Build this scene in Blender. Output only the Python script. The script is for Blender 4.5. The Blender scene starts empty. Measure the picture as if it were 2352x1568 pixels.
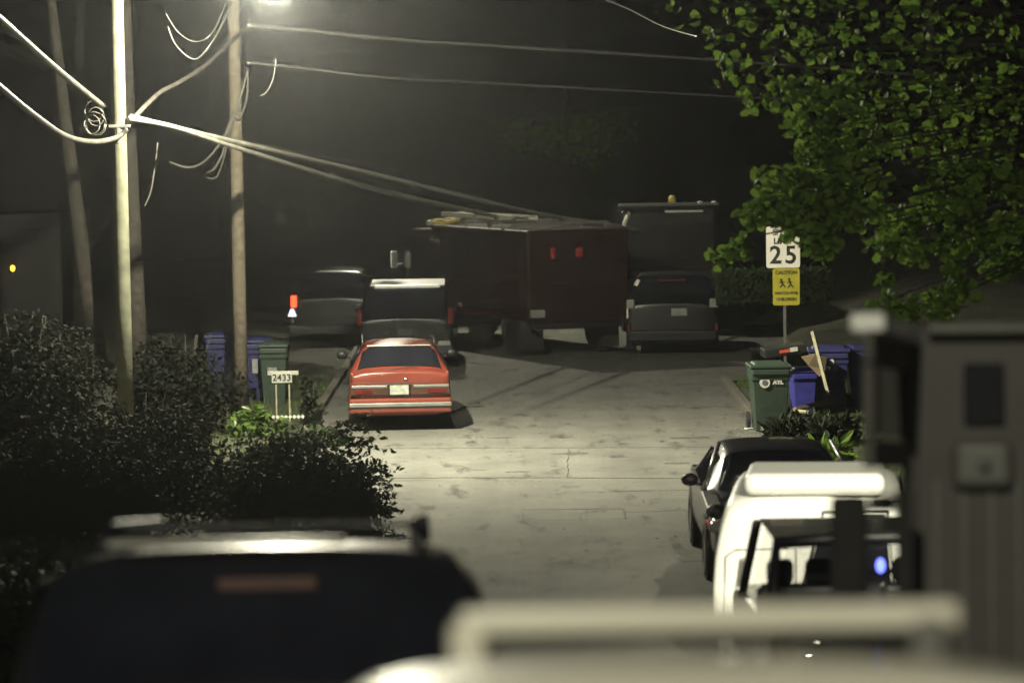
import bpy, bmesh, math, random
from mathutils import Vector, Matrix, Quaternion
R = math.radians
rnd = random.Random(7)
S = bpy.context.scene
COL = S.collection

# ---------------------------------------------------------------- camera
CAMZ = 5.2
FPX = 7435.0
cam_d = bpy.data.cameras.new('camera')
cam = bpy.data.objects.new('camera', cam_d)
COL.objects.link(cam)
cam.location = (0, 0, CAMZ)
ROLL = R(-0.9)
cam_rot = Matrix.Rotation(R(90 - 4.02), 4, 'X') @ Matrix.Rotation(ROLL, 4, 'Z')
cam.rotation_euler = cam_rot.to_euler()
cam_d.sensor_width = 36
cam_d.lens = 36 * FPX / 2352
cam_d.clip_start = 0.1
cam_d.clip_end = 2000
cam_d.dof.use_dof = True
cam_d.dof.focus_distance = 50
cam_d.dof.aperture_fstop = 1.5
S.camera = cam
M3 = cam_rot.to_3x3()

def at(px, py, D):
    d = M3 @ Vector(((px - 1176) / FPX, (784 - py) / FPX, -1.0))
    return Vector((d.x * D / d.y, D, CAMZ + d.z * D / d.y))

def hill(y):
    return 3.4 * (max(0.0, 32 - y) / 32) ** 1.6 if y < 32 else 0.0

# ---------------------------------------------------------------- materials
def mat(name, col, rough=0.6, metal=0.0, var=0.15, scale=6.0, coat=0.0, emit=None, es=0, bump=0.0, trans=0.0, col2=None, detail=4, spec=0.5):
    m = bpy.data.materials.new(name)
    m.use_nodes = True
    nt = m.node_tree
    b = nt.nodes['Principled BSDF']
    b.inputs['Roughness'].default_value = rough
    b.inputs['Metallic'].default_value = metal
    b.inputs['Coat Weight'].default_value = coat
    b.inputs['Specular IOR Level'].default_value = spec
    if trans:
        b.inputs['Transmission Weight'].default_value = trans
    tc = nt.nodes.new('ShaderNodeTexCoord')
    n = nt.nodes.new('ShaderNodeTexNoise')
    n.inputs['Scale'].default_value = scale
    n.inputs['Detail'].default_value = detail
    nt.links.new(tc.outputs['Object'], n.inputs['Vector'])
    r = nt.nodes.new('ShaderNodeValToRGB')
    c2 = col2 if col2 else tuple(min(1, c * (1 + var)) for c in col)
    c1 = col if col2 else tuple(c * (1 - var) for c in col)
    r.color_ramp.elements[0].position = 0.3
    r.color_ramp.elements[1].position = 0.7
    r.color_ramp.elements[0].color = (*c1, 1)
    r.color_ramp.elements[1].color = (*c2, 1)
    nt.links.new(n.outputs['Fac'], r.inputs['Fac'])
    nt.links.new(r.outputs['Color'], b.inputs['Base Color'])
    if bump:
        bp = nt.nodes.new('ShaderNodeBump')
        bp.inputs['Strength'].default_value = bump
        bp.inputs['Distance'].default_value = 0.02
        nt.links.new(n.outputs['Fac'], bp.inputs['Height'])
        nt.links.new(bp.outputs['Normal'], b.inputs['Normal'])
    if emit:
        b.inputs['Emission Color'].default_value = (*emit, 1)
        b.inputs['Emission Strength'].default_value = es
    return m

def leafmat(name, c1, c2, scale=3.0, gloss=0.35):
    m = bpy.data.materials.new(name)
    m.use_nodes = True
    nt = m.node_tree
    b = nt.nodes['Principled BSDF']
    out = nt.nodes['Material Output']
    b.inputs['Roughness'].default_value = gloss
    b.inputs['Specular IOR Level'].default_value = 0.3
    g = nt.nodes.new('ShaderNodeNewGeometry')
    r = nt.nodes.new('ShaderNodeValToRGB')
    r.color_ramp.elements[0].color = (*c1, 1)
    r.color_ramp.elements[1].color = (*c2, 1)
    nt.links.new(g.outputs['Random Per Island'], r.inputs['Fac'])
    nt.links.new(r.outputs['Color'], b.inputs['Base Color'])
    t = nt.nodes.new('ShaderNodeBsdfTranslucent')
    nt.links.new(r.outputs['Color'], t.inputs['Color'])
    mx = nt.nodes.new('ShaderNodeMixShader')
    mx.inputs[0].default_value = 0.35
    nt.links.new(b.outputs[0], mx.inputs[1])
    nt.links.new(t.outputs[0], mx.inputs[2])
    nt.links.new(mx.outputs[0], out.inputs['Surface'])
    return m

def glassmat(name, col=(0.012, 0.013, 0.018), alpha=0.0):
    m = mat(name, col, rough=0.06, spec=0.6, var=0.3, scale=2)
    if alpha:
        nt = m.node_tree
        b = nt.nodes['Principled BSDF']
        tr = nt.nodes.new('ShaderNodeBsdfTransparent')
        mx = nt.nodes.new('ShaderNodeMixShader')
        mx.inputs[0].default_value = alpha
        nt.links.new(b.outputs[0], mx.inputs[1])
        nt.links.new(tr.outputs[0], mx.inputs[2])
        nt.links.new(mx.outputs[0], nt.nodes['Material Output'].inputs['Surface'])
    return m

MT = dict(
    red=mat('red_paint', (0.175, 0.038, 0.024), 0.32, coat=0.5, var=0.12, scale=3),
    darkred=mat('dark_red_paint', (0.016, 0.003, 0.003), 0.4, var=0.2),
    black=mat('black_paint', (0.006, 0.006, 0.008), 0.3, coat=0.15, var=0.2, spec=.35),
    charcoal=mat('charcoal_paint', (0.014, 0.014, 0.017), 0.3, coat=0.3, spec=.4),
    silver=mat('silver_paint', (0.20, 0.19, 0.18), 0.3, metal=0.4, coat=0.5),
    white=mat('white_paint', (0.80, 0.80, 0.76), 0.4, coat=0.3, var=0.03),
    pale=mat('pale_paint', (0.50, 0.48, 0.41), 0.35, coat=0.4, var=0.05, scale=2),
    grey=mat('grey_green_paint', (0.052, 0.049, 0.043), 0.6, var=0.15, scale=3),
    rubber=mat('rubber', (0.014, 0.014, 0.014), 0.85, var=0.3),
    plastic=mat('dark_plastic', (0.010, 0.010, 0.012), 0.5),
    greyplastic=mat('grey_plastic', (0.10, 0.10, 0.09), 0.5),
    chrome=mat('chrome', (0.7, 0.7, 0.68), 0.15, metal=1.0, var=0.05),
    rack=mat('pale_rack_metal', (0.62, 0.60, 0.52), 0.4, metal=0.2),
    alu=mat('aluminium', (0.45, 0.45, 0.42), 0.35, metal=0.8),
    glass=glassmat('dark_glass'),
    seeglass=glassmat('see_through_glass', alpha=0.86),
    lensred=mat('red_lens', (0.10, 0.01, 0.01), 0.15),
    lensdark=mat('smoked_lens', (0.055, 0.030, 0.022), 0.2, var=0.4, scale=4),
    lensgrey=mat('clear_lens', (0.30, 0.29, 0.27), 0.15),
    orange=mat('orange_lens', (0.05, 0.013, 0.006), 0.5),
    plate=mat('plate_white', (0.36, 0.37, 0.31), 0.5, var=0.25, scale=22),
    dimplate=mat('plate_dusty', (0.20, 0.20, 0.19), 0.6, var=0.25, scale=22),
    wood=mat('pole_wood', (0.13, 0.11, 0.08), 0.85, var=0.35, scale=9, bump=0.5),
    palewood=mat('pale_pole_wood', (0.12, 0.12, 0.080), 0.8, var=0.35, scale=5, bump=0.4),
    bark=mat('bark', (0.032, 0.028, 0.022), 0.9, var=0.5, scale=8, bump=0.8),
    cable=mat('black_cable', (0.085, 0.08, 0.07), 0.45, var=0.35, scale=3),
    litcable=mat('pale_service_cable', (0.30, 0.29, 0.25), 0.5, var=0.35, scale=3),
    silverwire=mat('bare_wire', (0.5, 0.5, 0.46), 0.35, metal=0.6, var=0.2),
    greenbin=mat('green_bin_plastic', (0.027, 0.045, 0.031), 0.5, var=0.15),
    bluebin=mat('blue_bin_plastic', (0.035, 0.035, 0.22), 0.5, var=0.2),
    darkbluebin=mat('dark_blue_bin_plastic', (0.02, 0.022, 0.09), 0.5, var=0.2),
    darkplastic=mat('black_lid_plastic', (0.012, 0.014, 0.012), 0.45),
    print=mat('white_print', (0.50, 0.50, 0.45), 0.6, var=0.12, scale=14),
    redprint=mat('red_print', (0.55, 0.07, 0.03), 0.6),
    card=mat('cardboard', (0.22, 0.165, 0.10), 0.85, var=0.2),
    plank=mat('plank_wood', (0.28, 0.26, 0.17), 0.8, var=0.25, scale=12),
    signwhite=mat('sign_white', (0.72, 0.68, 0.60), 0.28, var=0.06, scale=4),
    signyellow=mat('sign_yellow', (0.34, 0.30, 0.03), 0.4, var=0.12, scale=6),
    signblack=mat('sign_black', (0.02, 0.02, 0.018), 0.5),
    metalpost=mat('galvanised_post', (0.16, 0.16, 0.15), 0.5, metal=0.6),
    lamp=mat('lamp_lens', (0.9, 0.9, 0.8), 0.4, emit=(1, 0.96, 0.72), es=60),
    taillit=mat('lit_red_lens', (0.6, 0.03, 0.02), 0.3, emit=(1, 0.05, 0.015), es=4.5, var=0.02),
    revlit=mat('lit_white_lens', (0.8, 0.8, 0.85), 0.3, emit=(0.85, 0.88, 1.0), es=1.4, var=0.02),
    bluelit=mat('lit_blue_lens', (0.2, 0.2, 0.8), 0.3, emit=(0.12, 0.16, 1.0), es=4.0, var=0.02),
    greenlit=mat('lit_green_dot', (0.1, 0.6, 0.2), 0.3, emit=(0.1, 1.0, 0.25), es=2.5, var=0.02),
    redspot=mat('dim_red_lens', (0.2, 0.015, 0.01), 0.4, emit=(1, 0.05, 0.03), es=0.022, var=0.2),
    yellowlit=mat('lit_yellow_bulb', (0.8, 0.6, 0.1), 0.3, emit=(1, 0.50, 0.03), es=5, var=0.02),
    yellowgear=mat('yellow_gear', (0.45, 0.38, 0.10), 0.6, var=0.3, scale=12),
    siding=mat('house_siding', (0.012, 0.012, 0.012), 0.8),
    roofing=mat('roof_shingle', (0.008, 0.008, 0.008), 0.9, bump=0.4, scale=20),
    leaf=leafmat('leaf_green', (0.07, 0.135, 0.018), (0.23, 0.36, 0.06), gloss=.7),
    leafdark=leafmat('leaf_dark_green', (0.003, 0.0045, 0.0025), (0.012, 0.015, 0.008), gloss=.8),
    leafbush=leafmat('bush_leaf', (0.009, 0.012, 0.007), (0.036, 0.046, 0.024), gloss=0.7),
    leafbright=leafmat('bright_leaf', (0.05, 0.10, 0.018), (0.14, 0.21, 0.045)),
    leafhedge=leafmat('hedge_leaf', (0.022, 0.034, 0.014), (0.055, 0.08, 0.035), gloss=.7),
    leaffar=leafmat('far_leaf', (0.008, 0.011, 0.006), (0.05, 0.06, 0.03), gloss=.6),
)

def road_material():
    m = bpy.data.materials.new('asphalt')
    m.use_nodes = True
    nt = m.node_tree
    L = nt.links.new
    b = nt.nodes['Principled BSDF']
    tc = nt.nodes.new('ShaderNodeTexCoord')
    def noise(sc, det, rough=0.6, mapscale=None):
        n = nt.nodes.new('ShaderNodeTexNoise')
        n.inputs['Scale'].default_value = sc
        n.inputs['Detail'].default_value = det
        n.inputs['Roughness'].default_value = rough
        if mapscale:
            mp = nt.nodes.new('ShaderNodeMapping')
            mp.inputs['Scale'].default_value = mapscale
            L(tc.outputs['Object'], mp.inputs['Vector'])
            L(mp.outputs['Vector'], n.inputs['Vector'])
        else:
            L(tc.outputs['Object'], n.inputs['Vector'])
        return n
    def ramp(src, p0, c0, p1, c1):
        r = nt.nodes.new('ShaderNodeValToRGB')
        r.color_ramp.elements[0].position = p0
        r.color_ramp.elements[1].position = p1
        r.color_ramp.elements[0].color = (*c0, 1)
        r.color_ramp.elements[1].color = (*c1, 1)
        L(src, r.inputs['Fac'])
        return r
    def mul(a, c, f=1.0):
        x = nt.nodes.new('ShaderNodeMix')
        x.data_type = 'RGBA'
        x.blend_type = 'MULTIPLY'
        x.inputs[0].default_value = f
        L(a, x.inputs[6]); L(c, x.inputs[7])
        return x.outputs[2]
    base = ramp(noise(0.9, 6).outputs['Fac'], 0.3, (0.108, 0.106, 0.093), 0.7, (0.152, 0.149, 0.130)).outputs[0]
    grain = ramp(noise(45, 4, 0.8).outputs['Fac'], 0.35, (0.6, 0.6, 0.6), 0.62, (1.25, 1.25, 1.25)).outputs[0]
    stain = ramp(noise(2.2, 5, 0.65, (1.0, 0.30, 1)).outputs['Fac'], 0.32, (0.42, 0.42, 0.42), 0.45, (1, 1, 1)).outputs[0]
    track = ramp(noise(1.0, 3, 0.5, (1.3, 0.05, 1)).outputs['Fac'], 0.35, (0.86, 0.86, 0.86), 0.6, (1.05, 1.05, 1.05)).outputs[0]
    c = mul(mul(mul(base, grain), stain), track)
    vor = nt.nodes.new('ShaderNodeTexVoronoi')
    vor.feature = 'DISTANCE_TO_EDGE'
    vor.inputs['Scale'].default_value = 0.35
    nz = noise(1.5, 4)
    va = nt.nodes.new('ShaderNodeVectorMath'); va.operation = 'ADD'
    L(tc.outputs['Object'], va.inputs[0]); L(nz.outputs['Color'], va.inputs[1])
    L(va.outputs[0], vor.inputs['Vector'])
    crack = ramp(vor.outputs['Distance'], 0.002, (0.80, 0.80, 0.80), 0.008, (1, 1, 1)).outputs[0]
    c = mul(c, crack)
    L(c, b.inputs['Base Color'])
    b.inputs['Roughness'].default_value = 0.9
    b.inputs['Specular IOR Level'].default_value = 0.25
    bp = nt.nodes.new('ShaderNodeBump')
    bp.inputs['Strength'].default_value = 0.3
    bp.inputs['Distance'].default_value = 0.01
    L(noise(60, 3).outputs['Fac'], bp.inputs['Height'])
    L(bp.outputs['Normal'], b.inputs['Normal'])
    return m
MT['asphalt'] = road_material()
MT['dirt'] = mat('grass_and_dirt', (0.016, 0.024, 0.010), 0.95, col2=(0.060, 0.054, 0.034), scale=1.3, detail=10, bump=0.6)
MT['lawn'] = mat('lawn', (0.035, 0.060, 0.022), 0.95, col2=(0.07, 0.10, 0.04), scale=5, detail=8, bump=0.8)
MT['kerb'] = mat('concrete_kerb', (0.12, 0.11, 0.085), 0.9, var=0.3, scale=5, bump=0.2)
MT['tar'] = mat('tar', (0.035, 0.033, 0.028), 0.7, var=0.3)
MT['stain'] = mat('oil_stain', (0.060, 0.057, 0.048), 0.75, var=0.3, scale=9)
MT['litter'] = mat('dry_leaves', (0.20, 0.15, 0.08), 0.9, var=0.4, scale=4)

# ---------------------------------------------------------------- mesh builder
class MB:
    def __init__(self):
        self.v = []; self.f = []
    def add(self, vs, fs):
        o = len(self.v)
        self.v += [tuple(v) for v in vs]
        self.f += [tuple(i + o for i in f) for f in fs]
        return self
    def box(self, c, s, rz=0, rx=0, ry=0, taper=1.0):
        m = Matrix.Rotation(rz, 3, 'Z') @ Matrix.Rotation(ry, 3, 'Y') @ Matrix.Rotation(rx, 3, 'X')
        vs = []
        for z in (-.5, .5):
            t = 1.0 if z < 0 else taper
            for x, y in ((-.5, -.5), (.5, -.5), (.5, .5), (-.5, .5)):
                vs.append(Vector(c) + m @ Vector((x * s[0] * t, y * s[1] * t, z * s[2])))
        return self.add(vs, [(0, 3, 2, 1), (4, 5, 6, 7), (0, 1, 5, 4), (1, 2, 6, 5), (2, 3, 7, 6), (3, 0, 4, 7)])
    def bx(self, x0, x1, y0, y1, z0, z1):
        return self.box(((x0 + x1) / 2, (y0 + y1) / 2, (z0 + z1) / 2), (x1 - x0, y1 - y0, z1 - z0))
    def tube(self, pts, r, n=8, caps=True):
        pts = [Vector(p) for p in pts]
        rs = r if isinstance(r, (list, tuple)) else [r] * len(pts)
        up = Vector((0, 0, 1))
        rings = []
        for i, p in enumerate(pts):
            d = (pts[min(i + 1, len(pts) - 1)] - pts[max(i - 1, 0)])
            if d.length < 1e-6: d = Vector((0, 0, 1))
            d.normalize()
            a = d.cross(up)
            if a.length < 0.05: a = d.cross(Vector((1, 0, 0)))
            a.normalize(); b = d.cross(a)
            rings.append([p + (a * math.cos(2 * math.pi * k / n) + b * math.sin(2 * math.pi * k / n)) * rs[i] for k in range(n)])
        vs = [q for rg in rings for q in rg]
        fs = []
        for i in range(len(pts) - 1):
            for k in range(n):
                fs.append((i * n + k, i * n + (k + 1) % n, (i + 1) * n + (k + 1) % n, (i + 1) * n + k))
        if caps:
            fs.append(tuple(range(n))[::-1]); fs.append(tuple((len(pts) - 1) * n + k for k in range(n)))
        return self.add(vs, fs)
    def lathe(self, c, axis, prof, n=24):
        ax = Vector(axis).normalized()
        a = ax.orthogonal().normalized(); b = ax.cross(a)
        vs = []; fs = []
        for (t, r) in prof:
            for k in range(n):
                an = 2 * math.pi * k / n
                vs.append(Vector(c) + ax * t + (a * math.cos(an) + b * math.sin(an)) * r)
        m = len(prof)
        for i in range(m - 1):
            for k in range(n):
                fs.append((i * n + k, i * n + (k + 1) % n, (i + 1) * n + (k + 1) % n, (i + 1) * n + k))
        fs.append(tuple(range(n))[::-1]); fs.append(tuple((m - 1) * n + k for k in range(n)))
        return self.add(vs, fs)
    def ball(self, c, r, n=12, m=8):
        c = Vector(c); rr = r if isinstance(r, (tuple, list)) else (r, r, r)
        vs = []; fs = []
        for i in range(m + 1):
            th = math.pi * i / m
            for k in range(n):
                ph = 2 * math.pi * k / n
                vs.append(c + Vector((rr[0] * math.sin(th) * math.cos(ph), rr[1] * math.sin(th) * math.sin(ph), rr[2] * math.cos(th))))
        for i in range(m):
            for k in range(n):
                fs.append((i * n + k, (i + 1) * n + k, (i + 1) * n + (k + 1) % n, i * n + (k + 1) % n))
        return self.add(vs, fs)
    def panel(self, q, inset=0.0, off=0.01, thick=0.008, grid=1):
        """thin slab over quad q (corners in order), inset and pushed out along its normal"""
        q = [Vector(p) for p in q]
        c = sum(q, Vector()) / 4
        n = (q[1] - q[0]).cross(q[3] - q[0])
        if n.length < 1e-9: return self
        n.normalize()
        q2 = []
        for i, p in enumerate(q):
            e1 = (q[(i + 1) % 4] - p).normalized(); e2 = (q[(i - 1) % 4] - p).normalized()
            s = max(0.3, e1.cross(e2).length)
            q2.append(p + (e1 + e2) * inset / s + n * off)
        vs = [p for p in q2] + [p + n * thick for p in q2]
        return self.add(vs, [(0, 3, 2, 1), (4, 5, 6, 7), (0, 1, 5, 4), (1, 2, 6, 5), (2, 3, 7, 6), (3, 0, 4, 7)])
    def build(self, name, m, parent=None, bevel=0.0, sub=0, smooth=False, seg=2):
        me = bpy.data.meshes.new(name)
        me.from_pydata(self.v, [], self.f)
        me.validate()
        bm = bmesh.new(); bm.from_mesh(me)
        bmesh.ops.recalc_face_normals(bm, faces=bm.faces)
        bm.to_mesh(me); bm.free()
        o = bpy.data.objects.new(name, me)
        COL.objects.link(o)
        me.materials.append(MT[m] if isinstance(m, str) else m)
        if smooth or sub:
            for p in me.polygons: p.use_smooth = True
        if bevel:
            md = o.modifiers.new('bevel', 'BEVEL'); md.width = bevel; md.segments = seg
            md.limit_method = 'ANGLE'; md.angle_limit = R(40)
        if sub:
            md = o.modifiers.new('sub', 'SUBSURF'); md.levels = sub; md.render_levels = sub
        if parent: o.parent = parent
        return o

def tag(o, label=None, cat=None, group=None, kind=None):
    if label: o['label'] = label
    if cat: o['category'] = cat
    if group: o['group'] = group
    if kind: o['kind'] = kind
    return o
def empty(name, loc, rot=(0, 0, 0), label=None, cat=None, group=None):
    o = bpy.data.objects.new(name, None)
    COL.objects.link(o)
    o.empty_display_size = 0.2
    o.location = loc; o.rotation_euler = rot
    return tag(o, label, cat, group)
def kids(o): return [c for c in COL.objects if c.parent == o]
def copy_tree(o, parent=None):
    c = o.copy(); COL.objects.link(c)
    if parent: c.parent = parent
    for ch in kids(o): copy_tree(ch, c)
    return c
def text(s, size, m, parent, loc, name='lettering', sx=1.0, bold=0.0):
    """flat letters facing -Y, centred at loc"""
    cu = bpy.data.curves.new(name, 'FONT')
    cu.body = s; cu.size = size; cu.align_x = 'CENTER'; cu.align_y = 'CENTER'
    cu.extrude = 0.001; cu.offset = bold
    t = bpy.data.objects.new(name, cu); COL.objects.link(t)
    bpy.context.view_layer.update()
    dg = bpy.context.evaluated_depsgraph_get()
    me = bpy.data.meshes.new_from_object(t.evaluated_get(dg))
    bpy.data.objects.remove(t)
    o = bpy.data.objects.new(name, me); COL.objects.link(o)
    me.materials.clear(); me.materials.append(MT[m])
    mx = Matrix.Translation(loc) @ Matrix.Rotation(R(90), 4, 'X') @ Matrix.Diagonal((sx, 1, 1, 1))
    me.transform(mx)
    if parent: o.parent = parent
    return o

# ---------------------------------------------------------------- setting
def sheet(name, xs, ys, zf, m, kind='structure'):
    vs = [(x, y, zf(x, y)) for y in ys for x in xs]
    nx = len(xs)
    fs = [(j * nx + i, j * nx + i + 1, (j + 1) * nx + i + 1, (j + 1) * nx + i) for j in range(len(ys) - 1) for i in range(nx - 1)]
    o = MB().add(vs, fs).build(name, m, smooth=True)
    return tag(o, kind=kind)
def frange(a, b, s):
    n = int(round((b - a) / s)); return [a + (b - a) * i / n for i in range(n + 1)]
XL, XR = -3.35, 4.0
def smooth(a, b, x):
    t = min(1, max(0, (x - a) / (b - a))); return t * t * (3 - 2 * t)
def gz(x, y):
    z = hill(y)
    e = smooth(XR + .1, XR + .3, x) if x > 0 else smooth(-XL + .1, -XL + .3, -x)
    if y > 62 and x > 0: e = smooth(6.2, 6.6, x)
    z += -0.06 + 0.15 * e
    if x > 5.5: z += 1.5 * smooth(5.5, 11, x) * smooth(60, 85, y)
    if x < -4.4: z += 0.5 * smooth(4.4, 8, -x) * smooth(30, 45, y)
    z += 0.05 * math.sin(x * 1.7) * math.sin(y * 1.1) * e
    return z
xs = [-65, -45, -30, -20, -14, -11] + frange(-9.5, 12, 0.18) + [13, 15, 18, 24, 34, 48, 65]
ys = [-22, -10, -4] + frange(0, 34, 1.0) + frange(34.5, 100, 0.6) + [105, 115, 130, 150, 180, 205]
sheet('ground', xs, ys, gz, 'dirt')
RY = frange(-22, 34, 1.0) + frange(36, 204, 4)
sheet('road', [XL, -2, -1, 0, 1, 2, 3, XR], RY, lambda x, y: hill(y) + 0.004, 'asphalt')
sheet('driveway_apron', [XR, 5, 6.25], [62.2, 70, 90, 150], lambda x, y: 0.004, 'asphalt')
def kerb(x0, x1, ya, yb):
    b = MB()
    yy = frange(ya, yb, 2.0)
    for a, c in zip(yy, yy[1:]):
        z0, z1 = hill(a), hill(c)
        b.add([(x0, a, z0 - .1), (x1, a, z0 - .1), (x1, a, z0 + .12), (x0, a, z0 + .12),
               (x0, c - .01, z1 - .1), (x1, c - .01, z1 - .1), (x1, c - .01, z1 + .12), (x0, c - .01, z1 + .12)],
              [(0, 1, 2, 3), (7, 6, 5, 4), (3, 2, 6, 7), (0, 3, 7, 4), (1, 5, 6, 2)])
    o = b.build('kerb', 'kerb', bevel=0.015)
    tag(o, kind='structure')
kerb(XR + .003, XR + .15, 6, 62)
kerb(XL - .15, XL - .003, -20, 150)
# tar seams and the saw-cut patch
def strip(pts, w, z, wob=0.0):
    b = MB(); P = [Vector(p) for p in pts]; out = []
    for p, q in zip(P, P[1:]):
        n = max(1, int((q - p).length / 0.25))
        for i in range(n): out.append(p.lerp(q, i / n))
    out.append(P[-1])
    vs = []
    for i, p in enumerate(out):
        d = (out[min(i + 1, len(out) - 1)] - out[max(0, i - 1)]).normalized()
        nrm = Vector((-d.y, d.x, 0)); p = p + nrm * (rnd.random() - .5) * wob
        ww = w * (0.6 + 0.7 * rnd.random())
        vs += [(p.x - nrm.x * ww, p.y - nrm.y * ww, hill(p.y) + z), (p.x + nrm.x * ww, p.y + nrm.y * ww, hill(p.y) + z)]
    b.add(vs, [(2 * i, 2 * i + 1, 2 * i + 3, 2 * i + 2) for i in range(len(out) - 1)])
    return b
seams = MB()
def addb(b): seams.add(b.v, b.f)
addb(strip([(XL, 46.4), (0.2, 46.1), (XR, 45.2)] if False else [(XL, 46.5, 0), (0.2, 46.1, 0), (XR, 45.4, 0)], 0.025, 0.008, 0.05))
addb(strip([(0.08, 42.35, 0), (1.42, 42.3, 0)], 0.013, 0.008, 0.01))
addb(strip([(0.08, 41.2, 0), (0.08, 42.35, 0)], 0.014, 0.0085, 0.01))
addb(strip([(1.42, 41.25, 0), (1.42, 42.3, 0)], 0.014, 0.0085, 0.01))
addb(strip([(0.08, 41.2, 0), (1.42, 41.25, 0)], 0.006, 0.0088, 0.01))
addb(strip([(1.42, 41.9, 0), (XR, 42.3, 0)], 0.010, 0.0092, 0.05))
addb(strip([(0.75, 46.1, 0), (0.85, 50.0, 0)], 0.006, 0.0095, 0.04))
addb(strip([(1.9, 37.2, 0), (XR, 37.4, 0)], 0.012, 0.0082, 0.05))
addb(strip([(0.9, 44.2, 0), (2.6, 44.25, 0)], 0.008, 0.0083, 0.05))
addb(strip([(XL, 50.6, 0), (XR, 49.8, 0)], 0.012, 0.0084, 0.06))
tag(seams.build('tar_seams', 'tar'), kind='structure')
o = MB(); rq = random.Random(5)
for cx, cy, rx, ry in ((.05, 46.9, .22, .10), (-1.55, 46.0, .5, .10), (-.5, 47.2, .12, .05), (.9, 49.3, .3, .12), (2.4, 47.7, .25, .10), (1.6, 44.3, .35, .06), (-.9, 43.2, .18, .05), (2.8, 51.4, .4, .18), (-.2, 51.9, .25, .1)):
    k0 = len(o.v); n = 18
    o.v += [(cx + math.cos(6.283 * k / n) * rx * rq.uniform(.55, 1.1), cy + math.sin(6.283 * k / n) * ry * rq.uniform(.55, 1.1), .0062) for k in range(n)]
    o.f.append(tuple(k0 + k for k in range(n)))
tag(o.build('oil_stains', 'stain'), kind='structure')
# dry leaves and grit lying along the right edge
b = MB()
for i in range(520):
    y = rnd.uniform(36, 66); x = XR - abs(rnd.gauss(0, .5)) if rnd.random() < .75 else rnd.uniform(XL, XR)
    if y > 62: continue
    a = rnd.uniform(0, 6.28); s = rnd.uniform(.012, .035); z = 0.009 + rnd.random() * .006
    b.add([(x + s * math.cos(a + k * 1.57), y + s * math.sin(a + k * 1.57), z + rnd.random() * .012) for k in range(4)], [(0, 1, 2, 3)])
tag(b.build('leaf_litter', 'litter'), 'scattered dry leaves and grit along the lit street', 'leaf litter', kind='stuff')

# ---------------------------------------------------------------- wheels
def wheel(parent, x, y, r=0.33, w=0.21, rim='alu'):
    s = 1 if x > 0 else -1
    b = MB().lathe((x - s * w / 2, y, r), (s, 0, 0), [(-w / 2, r * .62), (-w / 2, r * .9), (-w * .35, r), (w * .35, r), (w / 2, r * .92), (w / 2, r * .62), (w * .35, r * .6)], 28)
    t = b.build('wheel', 'rubber', parent, smooth=True)
    q = MB().lathe((x - s * w / 2, y, r), (s, 0, 0), [(w * .30, r * .62), (w * .44, r * .60), (w * .40, r * .35), (w * .48, r * .12)], 20)
    for k in range(5):
        a = 2 * math.pi * k / 5
        c = Vector((x - s * w / 2 + s * w * .42, y + math.cos(a) * r * .36, r + math.sin(a) * r * .36))
        q.box(c, (.02, r * .42, r * .12), rx=a)
    q.build('rim', rim, t)
    return t

# ---------------------------------------------------------------- generic passenger vehicle
# station: (y, z_bottom, z_belt, half_w_belt, half_w_roof, z_top)
def section(st):
    y, zb, zbelt, hb, hr, zt = st
    mid = zb + (zbelt - zb) * .55
    rt = [(hb * .86, zb), (hb * .985, zb + .10), (hb, mid), (hb * .965, zbelt), (hr, zt - .065), (hr * .86, zt - .01), (hr * .4, zt + .012)]
    pts = [(0, zb)] + rt + [(0, zt + .015)] + [(-a, c) for a, c in rt[::-1]]
    return [Vector((a, y, c)) for a, c in pts]
def body(stations, m, parent, sub=2, crease=(2, 3, 5, 6)):
    rings = [section(s) for s in stations]
    n = len(rings[0]); b = MB()
    vs = [v for r in rings for v in r]; fs = []
    for i in range(len(rings) - 1):
        for k in range(n):
            fs.append((i * n + k, i * n + (k + 1) % n, (i + 1) * n + (k + 1) % n, (i + 1) * n + k))
    for i in (0, len(rings) - 1):
        for k in range(1, 8):
            a, c, d, e = i * n + k, i * n + (k + 1), i * n + (n - k - 1), i * n + (n - k) % n
            if k == 7: continue
            fs.append((a, c, d, e))
        fs.append((i * n, i * n + 1, i * n + n - 1))
        fs.append((i * n + 7, i * n + 8, i * n + 9))
    b.add(vs, fs)
    o = b.build('body', m, parent, sub=sub, smooth=True)
    at_ = o.data.attributes.new('crease_edge', 'FLOAT', 'EDGE')
    for ed in o.data.edges:
        v0, v1 = ed.vertices
        r0, r1 = v0 // n, v1 // n
        k0, k1 = v0 % n, v1 % n
        if r0 == r1 and r0 in crease and 4 <= min(k0, k1) and max(k0, k1) <= 12: at_.data[ed.index].value = .85
        elif k0 == k1 and k0 in (4, 12): at_.data[ed.index].value = .55
    return o
def sideglass(st0, st1, s, inset=0.035):
    a = section(st0); c = section(st1)
    i, j = (4, 5) if s > 0 else (12, 11)
    q = [a[i], c[i], c[j], a[j]]
    if s < 0: q = q[::-1]
    return MB().panel(q, inset, 0.004)
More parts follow.
